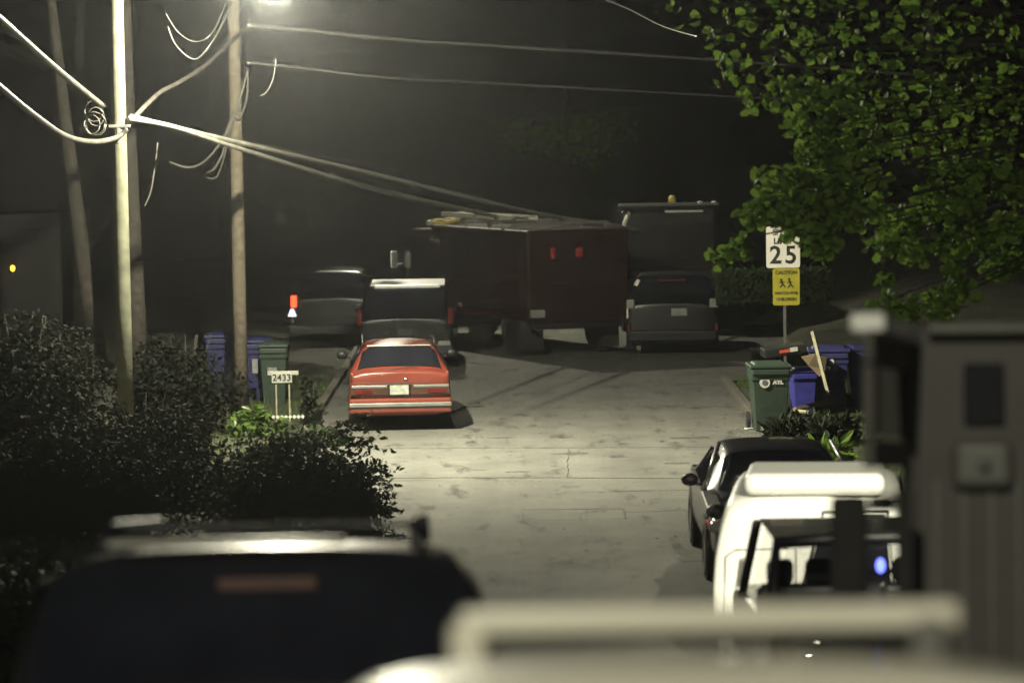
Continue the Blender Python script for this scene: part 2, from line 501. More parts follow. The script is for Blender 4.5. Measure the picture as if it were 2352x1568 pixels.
def endglass(stA, stB, front=False, inset=0.05):
    """curved glass following the body skin between the roof contours of two stations"""
    a = section(stA); c = section(stB); idx = [11, 10, 9, 8, 7, 6, 5]
    idx = [11, 10, 9, 7, 6, 5] if False else [11, 10, 9, 8, 7, 6, 5]
    lo = [a[k].lerp(c[k], .10) for k in idx]; hi = [a[k].lerp(c[k], .90) for k in idx]
    nrm = (lo[-1] - lo[0]).cross(hi[3] - lo[3]).normalized()
    if nrm.z < 0: nrm = -nrm
    def f(p, o): return Vector((p.x * .955, p.y, p.z)) + nrm * o
    n = len(idx)
    vs = [f(p, .010) for p in lo] + [f(p, .010) for p in hi] + [f(p, .018) for p in lo] + [f(p, .018) for p in hi]
    b = MB(); fs = []
    for i in range(n - 1):
        fs += [(i, i + 1, n + i + 1, n + i), (2 * n + i, 2 * n + i + 1, 3 * n + i + 1, 3 * n + i), (i, i + 1, 2 * n + i + 1, 2 * n + i), (n + i, n + i + 1, 3 * n + i + 1, 3 * n + i)]
    fs += [(0, n, 3 * n, 2 * n), (n - 1, 2 * n - 1, 4 * n - 1, 3 * n - 1)]
    return b.add(vs, fs)

def pitch_for(y0, L):
    return math.atan2(hill(y0 + L) - hill(y0), L)

def car(name, label, cat, x, y, L, W, H, kind, paint, rz=0.0, parts=True, group=None, glass='glass', roof=None, belt=None, pit=True):
    """rear bumper at local y=0, nose at y=L"""
    hw = W / 2
    if rz == 0 or abs(rz) < 1: e = empty(name, (x, y, hill(y)), (pitch_for(y, L) if pit else 0, 0, rz), label, cat, group)
    else: e = empty(name, (x, y, hill(y)), (0, 0, rz), label, cat, group)
    zb = .24; bl = belt or (H * .66 if kind != 'wagon' else H * .70)
    hood = H * .62
    if kind == 'sedan':
        stn = [(0, zb + .12, bl - .04, hw * .90, hw * .78, bl + .02), (.10, zb, bl, hw * .97, hw * .84, bl + .05), (L * .17, zb, bl + .02, hw, hw * .82, bl + .08),
               (L * .30, zb, bl + .03, hw, hw * .70, H - .03), (L * .42, zb, bl + .02, hw, hw * .70, H), (L * .56, zb, bl, hw, hw * .68, H - .04),
               (L * .72, zb, bl - .04, hw, hw * .84, bl + .03), (L * .90, zb, bl - .16, hw * .97, hw * .80, bl - .09), (L * .985, zb, bl - .24, hw * .92, hw * .74, bl - .18), (L, zb + .1, bl - .30, hw * .85, hw * .68, bl - .26)]
        gl = dict(rear=(2, 3), front=(6, 5), sides=[(3, 4), (4, 5)])
    elif kind == 'wagon':
        stn = [(0, zb + .05, bl - .10, hw * .93, hw * .86, bl - .02), (.06, zb, bl - .03, hw * .99, hw * .90, bl + .03), (.20, zb, bl, hw, hw * .88, bl + .035),
               (.62, zb, bl, hw, hw * .74, H - .03), (L * .30, zb, bl, hw, hw * .72, H), (L * .52, zb, bl, hw, hw * .70, H - .03),
               (L * .66, zb, bl - .02, hw, hw * .84, bl + .04), (L * .88, zb, bl - .14, hw * .97, hw * .80, bl - .08), (L, zb + .1, bl - .24, hw * .88, hw * .70, bl - .20)]
        gl = dict(rear=(2, 3), front=(6, 5), sides=[(3, 4), (4, 5)])
    elif kind == 'suv':
        stn = [(0, zb + .10, bl - .06, hw * .93, hw * .84, bl + .02), (.05, zb + .04, bl, hw * .98, hw * .88, bl + .08), (.12, zb, bl, hw, hw * .86, bl + .18),
               (.38, zb, bl, hw, hw * .80, H - .03), (L * .28, zb, bl, hw, hw * .79, H), (L * .52, zb, bl, hw, hw * .77, H - .02),
               (L * .68, zb, bl - .02, hw, hw * .86, bl + .05), (L * .90, zb, bl - .08, hw * .98, hw * .82, bl - .02), (L * .985, zb, bl - .16, hw * .94, hw * .78, bl - .10), (L, zb + .1, bl - .24, hw * .88, hw * .70, bl - .20)]
        gl = dict(rear=(2, 3), front=(6, 5), sides=[(3, 4), (4, 5)])
    else:  # van: one-box, upright tail
        stn = [(0, zb + .12, bl - .02, hw * .96, hw * .84, H - .22), (.05, zb, bl, hw * .99, hw * .87, H - .09), (.20, zb, bl, hw, hw * .87, H - .02),
               (L * .33, zb, bl, hw, hw * .87, H), (L * .62, zb, bl, hw, hw * .86, H - .02), (L * .72, zb, bl, hw, hw * .82, H - .12),
               (L * .86, zb, bl - .04, hw, hw * .86, bl + .05), (L * .97, zb, bl - .14, hw * .96, hw * .80, bl - .10), (L, zb + .1, bl - .22, hw * .88, hw * .7, bl - .18)]
        gl = dict(rear=None, front=(6, 5), sides=[(3, 4), (4, 5)])
    body(stn, paint, e)
    if gl['rear']: endglass(stn[gl['rear'][0]], stn[gl['rear'][1]]).build('rear_window', glass, e)
    endglass(stn[gl['front'][0]], stn[gl['front'][1]], True).build('windscreen', glass, e)
    for s in (-1, 1):
        for i, j in gl['sides']:
            sideglass(stn[i], stn[j], s).build('side_window', glass, e)
    for s in (-1, 1):
        for yy in (L * .19, L * .80):
            wheel(e, s * (hw + .005), yy)
            MB().lathe((s * (hw - .03), yy, .335), (s, 0, 0), [(0, .39), (.025, .385)], 28).build('wheel_arch', 'plastic', e)
        m = MB().ball((s * (hw + .10), L * .60, bl + .10), (.10, .06, .075)).box((s * (hw + .01), L * .605, bl + .05), (.10, .04, .03))
        m.build('wing_mirror', 'plastic', e, smooth=True)
    return e, stn

# ================================================================ RED WAGON
e, st = car('red_station_wagon', 'red station wagon parked at the left kerb, its tail lit by the street lamp', 'car', -1.86, 53.3, 4.7, 1.70, 1.40, 'wagon', 'red', rz=R(3.0), belt=0.97)
MB().bx(-.82, .82, -.045, .03, .60, .775).build('tail_panel', 'lensdark', e, bevel=.012)
for a_, b_ in ((-.80, -.22), (.22, .80)): MB().bx(a_, b_, -.052, -.03, .725, .765).build('chrome_strip', 'alu', e, bevel=.004)
MB().bx(.46, .76, -.056, -.03, .625, .70).build('tail_light', 'lensred', e, bevel=.008)
MB().bx(-.76, -.46, -.056, -.03, .625, .70).build('tail_light', 'lensred', e, bevel=.008)
MB().bx(-.20, .17, -.062, -.03, .595, .785).build('plate_recess', 'plastic', e, bevel=.006)
pl = MB().bx(-.17, .14, -.075, -.06, .610, .765).build('licence_plate', 'plate', e, bevel=.004)
MB().bx(-.85, .85, -.10, .20, .30, .55).build('rear_bumper', 'red', e, bevel=.04, seg=3)
MB().bx(-.84, .84, -.112, -.08, .415, .475).build('bumper_trim', 'alu', e, bevel=.006)
MB().bx(-.84, .84, -.108, -.08, .39, .413).build('rub_strip', 'plastic', e)
MB().bx(-.72, .72, .30, .36, 1.00, 1.012).build('parcel_shelf', 'plastic', e)
MB().tube([(-.45, .15, .994), (.1, .17, 1.04), (.3, .2, 1.06)], .007).build('wiper_or_pillar_glint', 'plastic', e)
MB().box((0, .60, 1.372), (1.06, .035, .02)).build('roof_edge_trim', 'alu', e, bevel=.004)
for s in (-1, 1):
    MB().box((s * .60, 1.7, 1.425), (.03, 1.7, .025)).box((s * .60, .95, 1.405), (.04, .05, .05)).box((s * .60, 2.4, 1.405), (.04, .05, .05)).build('roof_rail', 'chrome', e, bevel=.005)
MB().tube([(-.80, -.015, .80), (-.80, .02, .95)], .005).tube([(.80, -.015, .80), (.80, .02, .95)], .005).tube([(-.80, -.03, .80), (.80, -.03, .80)], .006).build('tailgate_seam', 'plastic', e)
MB().box((0, .30, 1.0), (1.30, .05, .02)).build('window_sill', 'alu', e, bevel=.004)
MB().ball((.10, -.005, .86), (.035, .015, .02)).build('tailgate_badge', 'chrome', e)

# ================================================================ DARK MINIVAN, LAMP REFLECTION ON ROOF PAINTED WHITE
e, st = car('dark_minivan', 'dark minivan with the lamp reflection on its roof painted white, parked in front of the red wagon', 'minivan', -2.18, 66.0, 5.0, 2.0, 1.74, 'suv', 'black', belt=1.02)
MB().panel([(-.72, .36, 1.70), (.82, .36, 1.70), (.80, 1.7, 1.755), (-.72, 1.7, 1.755)], 0.0, .012, .02).build('roof_reflection', 'white', e, bevel=.01)  # lamp reflection on the dark roof, put in as white panel and spoiler
MB().box((.05, .33, 1.70), (1.36, .12, .06), rx=R(12)).build('spoiler_sheen', 'white', e, bevel=.045, seg=3)
MB().bx(-.98, .98, -.07, .15, .30, .55).build('rear_bumper', 'plastic', e, bevel=.04)
MB().bx(-.70, .62, -.085, -.05, .60, .635).build('chrome_strip', 'chrome', e, bevel=.008)
for s in (-1, 1):
    MB().box((s * .93, .06, 1.10), (.11, .10, .34)).build('tail_light', 'lensred', e, bevel=.02)
MB().bx(-.16, .16, -.055, -.03, .72, .86).build('licence_plate', 'plastic', e)
MB().bx(.66, .92, -.09, -.05, .50, .60).build('tow_reflector', 'lensgrey', e, bevel=.02)

# ================================================================ DARK SUV, LIT TAIL LAMP, LEFT
e, st = car('dark_suv', 'dark SUV on the left with its red tail light glowing, beyond the bins', 'SUV', -4.05, 72.5, 4.7, 1.95, 1.75, 'suv', 'black', belt=1.10)
t = MB().box((-.83, -.03, 1.08), (.13, .14, .26)).build('tail_light', 'taillit', e, bevel=.03)
MB().box((-.87, -.03, .83), (.20, .10, .17), taper=.35).build('reversing_light', 'revlit', e, bevel=.015)
MB().box((.86, -.02, 1.05), (.13, .10, .40)).build('tail_light', 'lensred', e, bevel=.03)
MB().bx(-.96, .96, -.08, .15, .32, .56).build('rear_bumper', 'plastic', e, bevel=.04)
MB().box((-.72, -.10, .50), (.50, .03, .03), ry=R(6)).build('bumper_strip', 'chrome', e)
MB().bx(-.16, .16, -.06, -.03, .74, .88).build('licence_plate', 'plastic', e)
MB().box((-.86, -.06, .68), (.06, .02, .14), taper=.4).build('side_reflector', 'lensgrey', e)

# ================================================================ GLOSSY DARK SUV, RIGHT
e, st = car('glossy_black_suv', 'glossy black SUV with a dim number plate parked at the right, below the speed sign', 'SUV', 3.42, 68.8, 4.7, 1.98, 1.72, 'suv', 'black', rz=R(-3), belt=1.08)
MB().bx(-.97, .97, -.08, .15, .30, .56).build('rear_bumper', 'black', e, bevel=.05, seg=3)
MB().bx(-.02, .32, -.055, -.02, .86, 1.02).build('licence_plate', 'dimplate', e, bevel=.004)
for s in (-1, 1):
    MB().box((s * .88, .02, 1.12), (.17, .12, .20), rz=s * .3).build('tail_light', 'lensgrey', e, bevel=.03)
    MB().box((s * .93, -.045, .62), (.06, .04, .16)).build('bumper_reflector', 'lensred', e)
MB().box((-.74, .25, 1.56), (.09, .05, .16), ry=R(28)).build('pillar_highlight', 'rack', e, bevel=.02)  # pale strips here and below stand in for lamp highlights on black paint
MB().box((-.95, .0, .92), (.05, .10, .22)).build('side_highlight', 'rack', e, bevel=.02)
MB().bx(-.30, .30, .03, .10, 1.60, 1.63).build('third_brake_light', 'lensred', e)
MB().ball((-.28, -.03, 1.13), (.03, .02, .02)).build('tailgate_badge', 'chrome', e)

# ================================================================ DARK SEDAN FACING US (behind the white van)
e, st = car('dark_sedan', 'dark sedan with silver highlights, half hidden behind the white van', 'car', 3.0, 39.6, 4.6, 1.78, 1.36, 'sedan', 'charcoal', rz=R(180))
for s in (-1, 1):
    MB().ball((s * .74, 4.42, .66), (.15, .12, .085)).build('headlight', 'lensgrey', e, smooth=True)
    MB().box((s * .885, 4.30, .70), (.035, .12, .05)).build('side_marker', 'redspot', e, bevel=.01)
    MB().tube([(s * .835, 3.30, .99), (s * .74, 2.95, 1.20), (s * .645, 2.62, 1.40)], [.03, .028, .03]).build('door_pillar', 'silver', e, smooth=True)
MB().bx(-.55, .55, 4.55, 4.62, .42, .60).build('grille', 'plastic', e, bevel=.02)
MB().bx(-.82, .82, 4.46, 4.64, .24, .44).build('front_bumper', 'charcoal', e, bevel=.05, seg=3)
MB().box((.80, 3.7, .865), (.16, 1.0, .03), rx=R(-6), ry=R(10)).build('wing_highlight', 'silver', e, bevel=.02)  # silver highlight on the dark wing, painted on as a strip

# ================================================================ WHITE VAN
W_, H_, L_ = 1.86, 2.02, 5.0
e, st = car('white_van', 'bright white van with a raised white roof pod, parked at the right kerb', 'van', 2.70, 29.2, L_, W_, 1.64, 'van', 'white', rz=R(-6.5), belt=1.06)
MB().bx(-.62, .66, .02, 1.25, 1.63, 1.83).build('roof_pod', 'white', e, bevel=.085, seg=5)
MB().panel([(-.10, -.006, .72), (.72, -.006, .72), (.66, .03, 1.46), (.12, .03, 1.46)], 0, .012).build('rear_window', 'glass', e)
MB().tube([(-.12, -.012, .70), (.10, .02, 1.48), (.68, .02, 1.48), (.74, -.012, .70), (-.12, -.012, .70)], .018).build('window_seal', 'plastic', e)
MB().bx(-.88, .88, -.10, .12, .24, .44).build('rear_bumper', 'white', e, bevel=.05, seg=3)
MB().box((-.64, -.012, .92), (.085, .05, .30), ry=R(8)).build('tail_light', 'lensgrey', e, bevel=.02)
MB().box((.82, -.012, .92), (.085, .05, .30), ry=R(-8)).build('tail_light', 'lensgrey', e, bevel=.02)
MB().box((-.655, -.025, .92), (.035, .04, .26), ry=R(8)).build('door_handle', 'greyplastic', e, bevel=.01)
sm = MB().tube([(-.82, -.012, .30), (-.79, -.008, 1.08), (-.70, .0, 1.14), (-.22, .0, 1.15)], .006).tube([(-.15, -.012, .30), (-.15, -.012, 1.15)], .006)
sm.build('door_seam', 'greyplastic', e)
MB().tube([(-.30, .02, 1.38), (.02, .02, 1.38)], .005).build('body_crease', 'greyplastic', e)

# ================================================================ DARK MINIVAN WITH CLEAR WINDOWS (in front of the van)
y0 = 23.6
e = empty('dark_hatchback', (2.76, y0, hill(y0)), (pitch_for(y0, 4.4), 0, 0), 'dark hatchback with headrests showing through its window, in front of the white van', 'car')
fr = MB()
zr = 1.62
fr.tube([(-.86, .08, .95), (-.845, .22, 1.30), (-.80, .40, zr - .03), (-.30, .38, zr), (.30, .38, zr), (.80, .40, zr - .03), (.86, .08, .95)], .05, 8)
fr.build('window_frame', 'plastic', e, smooth=True)
MB().bx(-.88, .88, -.02, 4.3, .28, .97).build('body', 'black', e, bevel=.10, seg=4)
MB().panel([(-.80, .42, zr - .04), (.80, .42, zr - .04), (.76, 2.6, zr), (-.76, 2.6, zr)], 0, 0, .02).build('roof', 'black', e, bevel=.008)
MB().panel([(-.82, .06, .98), (.82, .06, .98), (.76, .39, zr - .04), (-.76, .39, zr - .04)], 0.02, 0.0).build('rear_window', 'seeglass', e)
MB().panel([(.82, 3.3, .98), (-.82, 3.3, .98), (-.72, 2.62, zr - .02), (.72, 2.62, zr - .02)], 0.02, 0.0).build('windscreen', 'seeglass', e)
for s in (-1, 1):
    MB().tube([(s * .86, 3.35, .95), (s * .78, 2.62, zr - .02)], .04).build('front_pillar', 'plastic', e)
    wheel(e, s * .885, .85); wheel(e, s * .885, 3.5)
    MB().box((s * .80, -.01, .80), (.12, .05, .22)).build('tail_light', 'lensdark', e, bevel=.02)
for x in (-.70, -.40, .28):
    t = MB().box((x * .98, 1.35, .98), (.40, .16, .46)).build('seat', 'plastic', e, bevel=.06, seg=3)
    MB().box((x, 1.36, 1.30), (.21, .11, .20)).build('headrest', 'rubber', t, bevel=.07, seg=4)
MB().bx(-.88, .88, -.09, .10, .30, .52).build('rear_bumper', 'plastic', e, bevel=.05)
MB().tube([(-.47, -.05, 1.08), (-.38, -.02, 1.24), (-.27, .04, 1.42)], [.02, .04, .03]).build('wiper_or_pillar_glint', 'white', e, smooth=True)  # bright sheen of the glossy pillar, painted white
MB().ball((-.08, -.10, 1.45), (.035, .02, .055)).build('blue_lamp', 'bluelit', e, smooth=True)
MB().box((-.06, -.02, 1.40), (.20, .16, .03)).build('lamp_bracket', 'plastic', e, bevel=.01)
MB().ball((-.54, -.05, .88), (.05, .03, .03)).ball((-.60, -.05, .80), (.06, .03, .025)).build('tailgate_badge', 'chrome', e)

# ================================================================ ARMOURED TRUCK, right foreground
y0 = 14.0
e = empty('armoured_truck', (2.86, y0, hill(y0)), (pitch_for(y0, 6), 0, R(-7.2)), 'tall grey armoured truck filling the right edge, blurred in the foreground', 'truck')
MB().bx(-1.16, 1.2, 0, 6.0, .55, 2.90).build('body', 'grey', e, bevel=.05, seg=3)
MB().bx(-1.10, 1.14, .3, 5.6, .35, .54).build('chassis', 'plastic', e)
w = MB().bx(-.89, -.71, -.03, -.004, 2.44, 2.72).build('port_window', 'glass', e, bevel=.04, seg=4)
MB().box((-.81, -.055, 2.27), (.27, .09, .22)).build('lamp_box', 'greyplastic', e, bevel=.06, seg=4)
MB().ball((-.80, -.11, 2.26), (.03, .02, .03)).build('lamp', 'chrome', e)
MB().bx(-1.165, -1.10, -.05, -.004, .8, 2.85).build('door_pillar', 'greyplastic', e, bevel=.02)
for k in range(7): MB().bx(-1.02 + k * .12, -1.005 + k * .12, -.014, -.003, .8, 2.2).build('panel_rib', 'greyplastic', e)
MB().box((-.1, -.08, 2.87), (1.9, .10, .05)).build('roof_gutter', 'greyplastic', e, bevel=.015)
MB().tube([(-.60, -.06, 1.2), (-.60, -.12, 1.3), (-.60, -.12, 2.1), (-.60, -.06, 2.2)], .018).build('grab_handle', 'plastic', e)
for s in (-1, 1):
    wheel(e, s * 1.19, 1.1, .52, .30); wheel(e, s * 1.19, 4.8, .52, .30)
# rear door swung open towards the camera
d = Vector((-.15, -1.55, 0)); hinge = Vector((-1.14, 0.02, 0))
ang = math.atan2(d.y, d.x)
def dr(t, z, w=0.0): return hinge + d * t + Vector((0, 0, z)) + Vector((-d.y, d.x, 0)).normalized() * w
def dbox(t0, t1, z0, z1, th):
    b = MB(); vs = []
    for z in (z0, z1):
        for t, w in ((t0, -th), (t1, -th), (t1, th), (t0, th)): vs.append(dr(t, z, w))
    return b.add(vs, [(0, 3, 2, 1), (4, 5, 6, 7), (0, 1, 5, 4), (1, 2, 6, 5), (2, 3, 7, 6), (3, 0, 4, 7)])
D = MB()
for (a, b_, c, f) in ((0, 1, 2.68, 2.80), (0, .12, 2.38, 2.675), (.88, 1, 2.38, 2.675), (0, 1, 2.26, 2.375)):
    q = dbox(a, b_, c, f, .025); D.add(q.v, q.f)
door = D.build('open_hatch', 'grey', e, bevel=.012)
dbox(-.01, 1.01, 2.805, 2.88, .07).build('lit_hatch_edge', 'white', door, bevel=.015)  # lit top edge of the grey hatch, its light put into white paint
dbox(.125, .875, 2.38, 2.67, .01).build('hatch_window', 'glass', door)
# tall mirror hung beside the tail
MB().bx(-1.47, -1.31, -.62, -.52, .92, 2.14).build('side_mirror', 'rubber', e, bevel=.03)
MB().bx(-1.307, -1.19, -.60, -.54, 2.07, 2.14).bx(-1.307, -1.19, -.60, -.54, .92, 1.42).bx(-1.188, -1.12, -.60, -.54, .90, 2.16).build('mirror_frame', 'rubber', e)
MB().tube([(-1.14, .0, 2.0), (-1.16, -.55, 2.0)], .02).tube([(-1.14, .0, 1.2), (-1.16, -.55, 1.2)], .02).build('mirror_arm', 'rubber', e)

# ================================================================ DARK SUV, left foreground (blurred)
e, st = car('dark_roof_rack_suv', 'large dark SUV with roof rack and unlit orange brake strip, blurred at lower left', 'SUV', -1.08, 12.8, 4.7, 2.24, 1.97, 'suv', 'charcoal', belt=1.16)
MB().box((-.12, .42, 1.995), (.98, .30, .03)).build('spoiler_sheen', 'lensgrey', e, bevel=.01)  # roof reflection put in as a pale slab on the dark roof
MB().bx(-.16, .26, .285, .33, 1.79, 1.85).build('brake_strip', 'orange', e, bevel=.01)
for s in (-1, 1):
    MB().tube([(s * .66, .55, 1.96), (s * .655, .62, 2.045), (s * .64, .8, 2.06), (s * .64, 2.6, 2.06), (s * .64, 2.8, 1.96)], .024, 8).build('roof_rail', 'plastic', e, smooth=True)
MB().box((.0, 1.0, 2.05), (1.36, .05, .03)).build('cross_bar', 'plastic', e, bevel=.01)
MB().bx(-.97, .97, -.08, .15, .34, .58).build('rear_bumper', 'plastic', e, bevel=.04)
for s in (-1, 1):
    MB().box((s * .90, .05, 1.2), (.14, .10, .4)).build('tail_light', 'lensred', e, bevel=.03)
MB().bx(-.16, .16, -.055, -.03, .80, .94).build('licence_plate', 'dimplate', e)

# ================================================================ PALE SUV WITH ROOF BAR, nearest
y0 = 5.0
e, st = car('pale_suv', 'pale car roof carrying a long pale roof bar, out of focus at the bottom edge', 'SUV', 0.36, y0, 4.5, 1.92, 1.70, 'suv', 'pale', belt=1.08)
rb = MB().box((.075, 2.06, 1.775), (1.13, .16, .062)).build('roof_bar', 'pale', e, bevel=.018, seg=3)
MB().box((.075, 2.06, 1.735), (1.08, .13, .026)).build('bar_base', 'rubber', rb, bevel=.01)
for s in (-.47, .57):
    MB().box((s, 2.04, 1.72), (.085, .14, .11)).build('bar_foot', 'pale' if s < 0 else 'greyplastic', rb, bevel=.02)
MB().bx(-.95, .95, -.08, .15, .34, .58).build('rear_bumper', 'pale', e, bevel=.04)
for s in (-1, 1):
    MB().box((s * .88, .05, 1.15), (.14, .10, .4)).build('tail_light', 'lensred', e, bevel=.03)

# ================================================================ DARK RED TRUCK
th = R(24)
e = empty('dark_red_truck', (1.45, 69.2, 0), (0, 0, th), 'big dark red truck parked askew across the street with a ladder on its roof', 'truck')
MB().bx(-1.2, 1.2, 0, 5.3, .78, 2.72).build('body', 'darkred', e, bevel=.05, seg=3)
cabst = [(-1.14, 5.45), (1.14, 5.45)]
cab = MB()
prof = [(5.36, .60), (5.36, 2.62), (6.7, 2.60), (7.35, 1.75), (8.35, 1.50), (8.45, .62)]
n = len(prof)
cab.add([(-1.12, y, z) for y, z in prof] + [(1.12, y, z) for y, z in prof],
        [tuple(range(n))[::-1], tuple(range(n, 2 * n))] + [(i, (i + 1) % n, n + (i + 1) % n, n + i) for i in range(n)])
cb = cab.build('cab', 'darkred', e, bevel=.06, seg=3)
MB().add([(-1.135, 5.75, 1.65), (-1.135, 7.25, 1.68), (-1.135, 6.7, 2.38), (-1.135, 5.75, 2.42), (-1.122, 5.75, 1.65), (-1.122, 7.25, 1.68), (-1.122, 6.7, 2.38), (-1.122, 5.75, 2.42)],
         [(0, 3, 2, 1), (4, 5, 6, 7), (0, 1, 5, 4), (1, 2, 6, 5), (2, 3, 7, 6), (3, 0, 4, 7)]).build('side_window', 'glass', cb)
MB().box((-1.30, 7.35, 1.85), (.18, .10, .40)).box((-1.16, 7.3, 1.75), (.2, .04, .04)).build('wing_mirror', 'alu', cb, bevel=.02)
MB().box((-1.14, 6.0, 1.45), (.02, .2, .05)).build('door_handle', 'alu', cb)
MB().bx(-.85, .85, -.02, -.004, .75, 2.60).build('roller_door', 'darkred', e)
MB().bx(-1.15, -.82, -.035, -.004, .86, 1.03).build('licence_plate', 'dimplate', e, bevel=.004)
MB().box((-.62, -.04, 2.22), (.10, .06, .24)).build('tail_light', 'redspot', e, bevel=.02)
MB().box((.0, -.04, 2.22), (.16, .04, .20)).build('tail_light', 'redspot', e, bevel=.02)
MB().bx(-1.22, -1.19, 1.7, 4.6, .80, .84).build('reflective_stripe', 'lensred', e)
MB().bx(-1.18, 1.18, -.25, .04, .62, .72).build('rear_step', 'plastic', e, bevel=.02)
for s in (-1, 1):
    for yy in (1.0, 7.3): wheel(e, s * 1.16, yy, .56, .34, 'plastic')
    MB().box((s * .90, .35, .36), (.40, .03, .42)).build('mud_flap', 'rubber', e)
MB().bx(-.5, .5, .2, 7.0, .58, .77).build('chassis', 'plastic', e)
MB().bx(-1.22, -1.0, 2.4, 3.2, .22, .62).build('step_box', 'plastic', e, bevel=.03)
ld = MB()
for x in (-1.05, -.60): ld.box((x, 2.9, 2.96), (.05, 4.2, .10))
for k in range(12): ld.box((-.82, 1.0 + k * .36, 2.96), (.40, .06, .06))
ld.build('ladder', 'rack', e)
rk = MB()
for yy in (.9, 2.2, 3.5, 4.8): rk.box((0, yy, 2.82), (2.3, .06, .05)).box((-1.1, yy, 2.78), (.06, .06, .14)).box((1.1, yy, 2.78), (.06, .06, .14))
rk.build('roof_rack', 'alu', e)
for k in range(3): MB().bx(-1.215, -1.204, .35 + k * 1.65, 1.85 + k * 1.65, 1.0, 2.35).build('locker_door', 'darkred', e, bevel=.01)
MB().bx(-1.218, -1.204, .2, 5.2, 2.44, 2.52).build('side_rail', 'plastic', e)
MB().bx(-.80, .80, -.03, -.022, 1.55, 1.60).bx(-.80, .80, -.03, -.022, 2.05, 2.09).build('door_rib', 'plastic', e)
MB().box((-.4, 5.9, 2.74), (1.3, .22, .12)).build('light_bar', 'lensgrey', e, bevel=.03)
g = MB()
for k in range(9): g.box((-.85 + rnd.uniform(-.2, .2), 5.0 + rnd.uniform(-.4, .5), 2.72 + rnd.uniform(.02, .12)), (.25, .2, .07), rz=rnd.uniform(0, 3))
g.build('roof_gear', 'yellowgear', e, bevel=.01)
MB().ball((-.9, 3.9, 2.97), .025).build('green_glint', 'greenlit', e)  # green glint put in as a small glowing ball
MB().box((-1.22, 5.1, 2.35), (.03, .5, .09)).build('marker_strip', 'alu', e)

# ================================================================ TALL DARK BOX TRUCK behind the glossy SUV
e = empty('dark_box_truck', (3.72, 76.0, 0), (0, 0, R(2)), 'tall dark box truck with an amber beacon on its roof, behind the glossy black SUV', 'truck')
MB().bx(-1.12, 1.12, 0, 5.0, .55, 2.90).build('body', 'charcoal', e, bevel=.08, seg=3)
MB().bx(-1.05, 1.05, 5.03, 6.8, .5, 2.2).build('cab', 'charcoal', e, bevel=.12, seg=3)
MB().bx(-1.0, 1.0, -.015, -.004, .85, 2.55).build('rear_door', 'black', e)
MB().box((0, -.10, 3.02), (2.34, .5, .07)).build('roof_visor', 'greyplastic', e, bevel=.02)
MB().box((.35, -.16, 2.86), (.9, .05, .05)).build('gutter_strip', 'alu', e)
MB().tube([(-.92, -.06, 2.86), (-1.04, -.08, 2.6), (-1.07, -.06, 2.15)], [.05, .055, .03]).build('corner_trim', 'pale', e, smooth=True)
MB().lathe((.10, .1, 3.06), (0, 0, 1), [(0, .09), (.12, .085), (.17, .05)]).build('beacon', 'yellowgear', e, smooth=True)
for x in (.72, 1.05): MB().ball((x, -.30, 3.05), (.07, .05, .05)).build('work_lamp', 'pale', e, smooth=True)
for s in (-1, 1):
    wheel(e, s * 1.08, .9, .45, .28, 'plastic'); wheel(e, s * 1.03, 5.9, .45, .28, 'plastic')
    MB().box((s * .95, -.03, .80), (.12, .04, .16)).build('tail_light', 'lensred', e)

# ================================================================ WHEELIE BINS
def bin_cart(label, loc, rz, m, w=.62, dpt=.72, h=1.02, group=None, wheels=True):
    e = empty('wheelie_bin', loc, (0, 0, rz), label, 'bin', group)
    b = MB(); n = [(-.5, -.5), (.5, -.5), (.5, .5), (-.5, .5)]
    lv = [(0, .78), (.10, .80), (h * .80, .94), (h * .82, 1.0), (h, 1.02)]
    vs = [(x * w * s, y * dpt * s, z) for z, s in lv for x, y in n]
    fs = [(3, 2, 1, 0)] + [(i * 4 + k, i * 4 + (k + 1) % 4, (i + 1) * 4 + (k + 1) % 4, (i + 1) * 4 + k) for i in range(4) for k in range(4)] + [(16, 17, 18, 19)]
    b.add(vs, fs).build('bin_body', m, e, bevel=.03, seg=3)
    l = MB().box((0, .0, h + .035), (w * 1.10, dpt * 1.12, .055)).box((0, 0, h + .075), (w * .9, dpt * .9, .04), taper=.85)
    l.build('lid', m, e, bevel=.018, seg=3)
    MB().box((0, -dpt * .52, h - .05), (w * .98, .05, .09)).build('rim_lip', m, e, bevel=.015)
    MB().tube([(-w * .42, dpt * .58, h - .03), (-w * .42, dpt * .66, h), (w * .42, dpt * .66, h), (w * .42, dpt * .58, h - .03)], .018).build('handle', m, e)
    for s in (-1, 1):
        MB().lathe((s * w * .44, dpt * .42, .14), (s, 0, 0), [(0, .14), (.06, .14)], 20).build('wheel', 'rubber', e)
    return e
e = bin_cart('green wheelie bin with a round white logo standing at the right kerb', (4.16, 52.45, hill(53) + .004), R(2), 'greenbin')
e.location.z = 0.007
f = -.72 * .5 * .93 - .015
lg = MB().lathe((-.10, f - .004, .80), (0, -1, 0), [(0, .085), (.006, .085)], 28).build('logo_disc', 'print', e)
MB().lathe((-.10, f - .012, .80), (0, -1, 0), [(0, .045), (.003, .045)], 20).build('logo_centre', 'greyplastic', lg)
text('ATL', .075, 'print', e, (.115, f - .008, .80), 'logo_lettering', sx=1.25, bold=.006)
MB().lathe((.46, -.12, .19), (.15, -1, 0), [(0, .19), (.05, .19), (.055, .11)], 24).build('side_wheel', 'rubber', e)

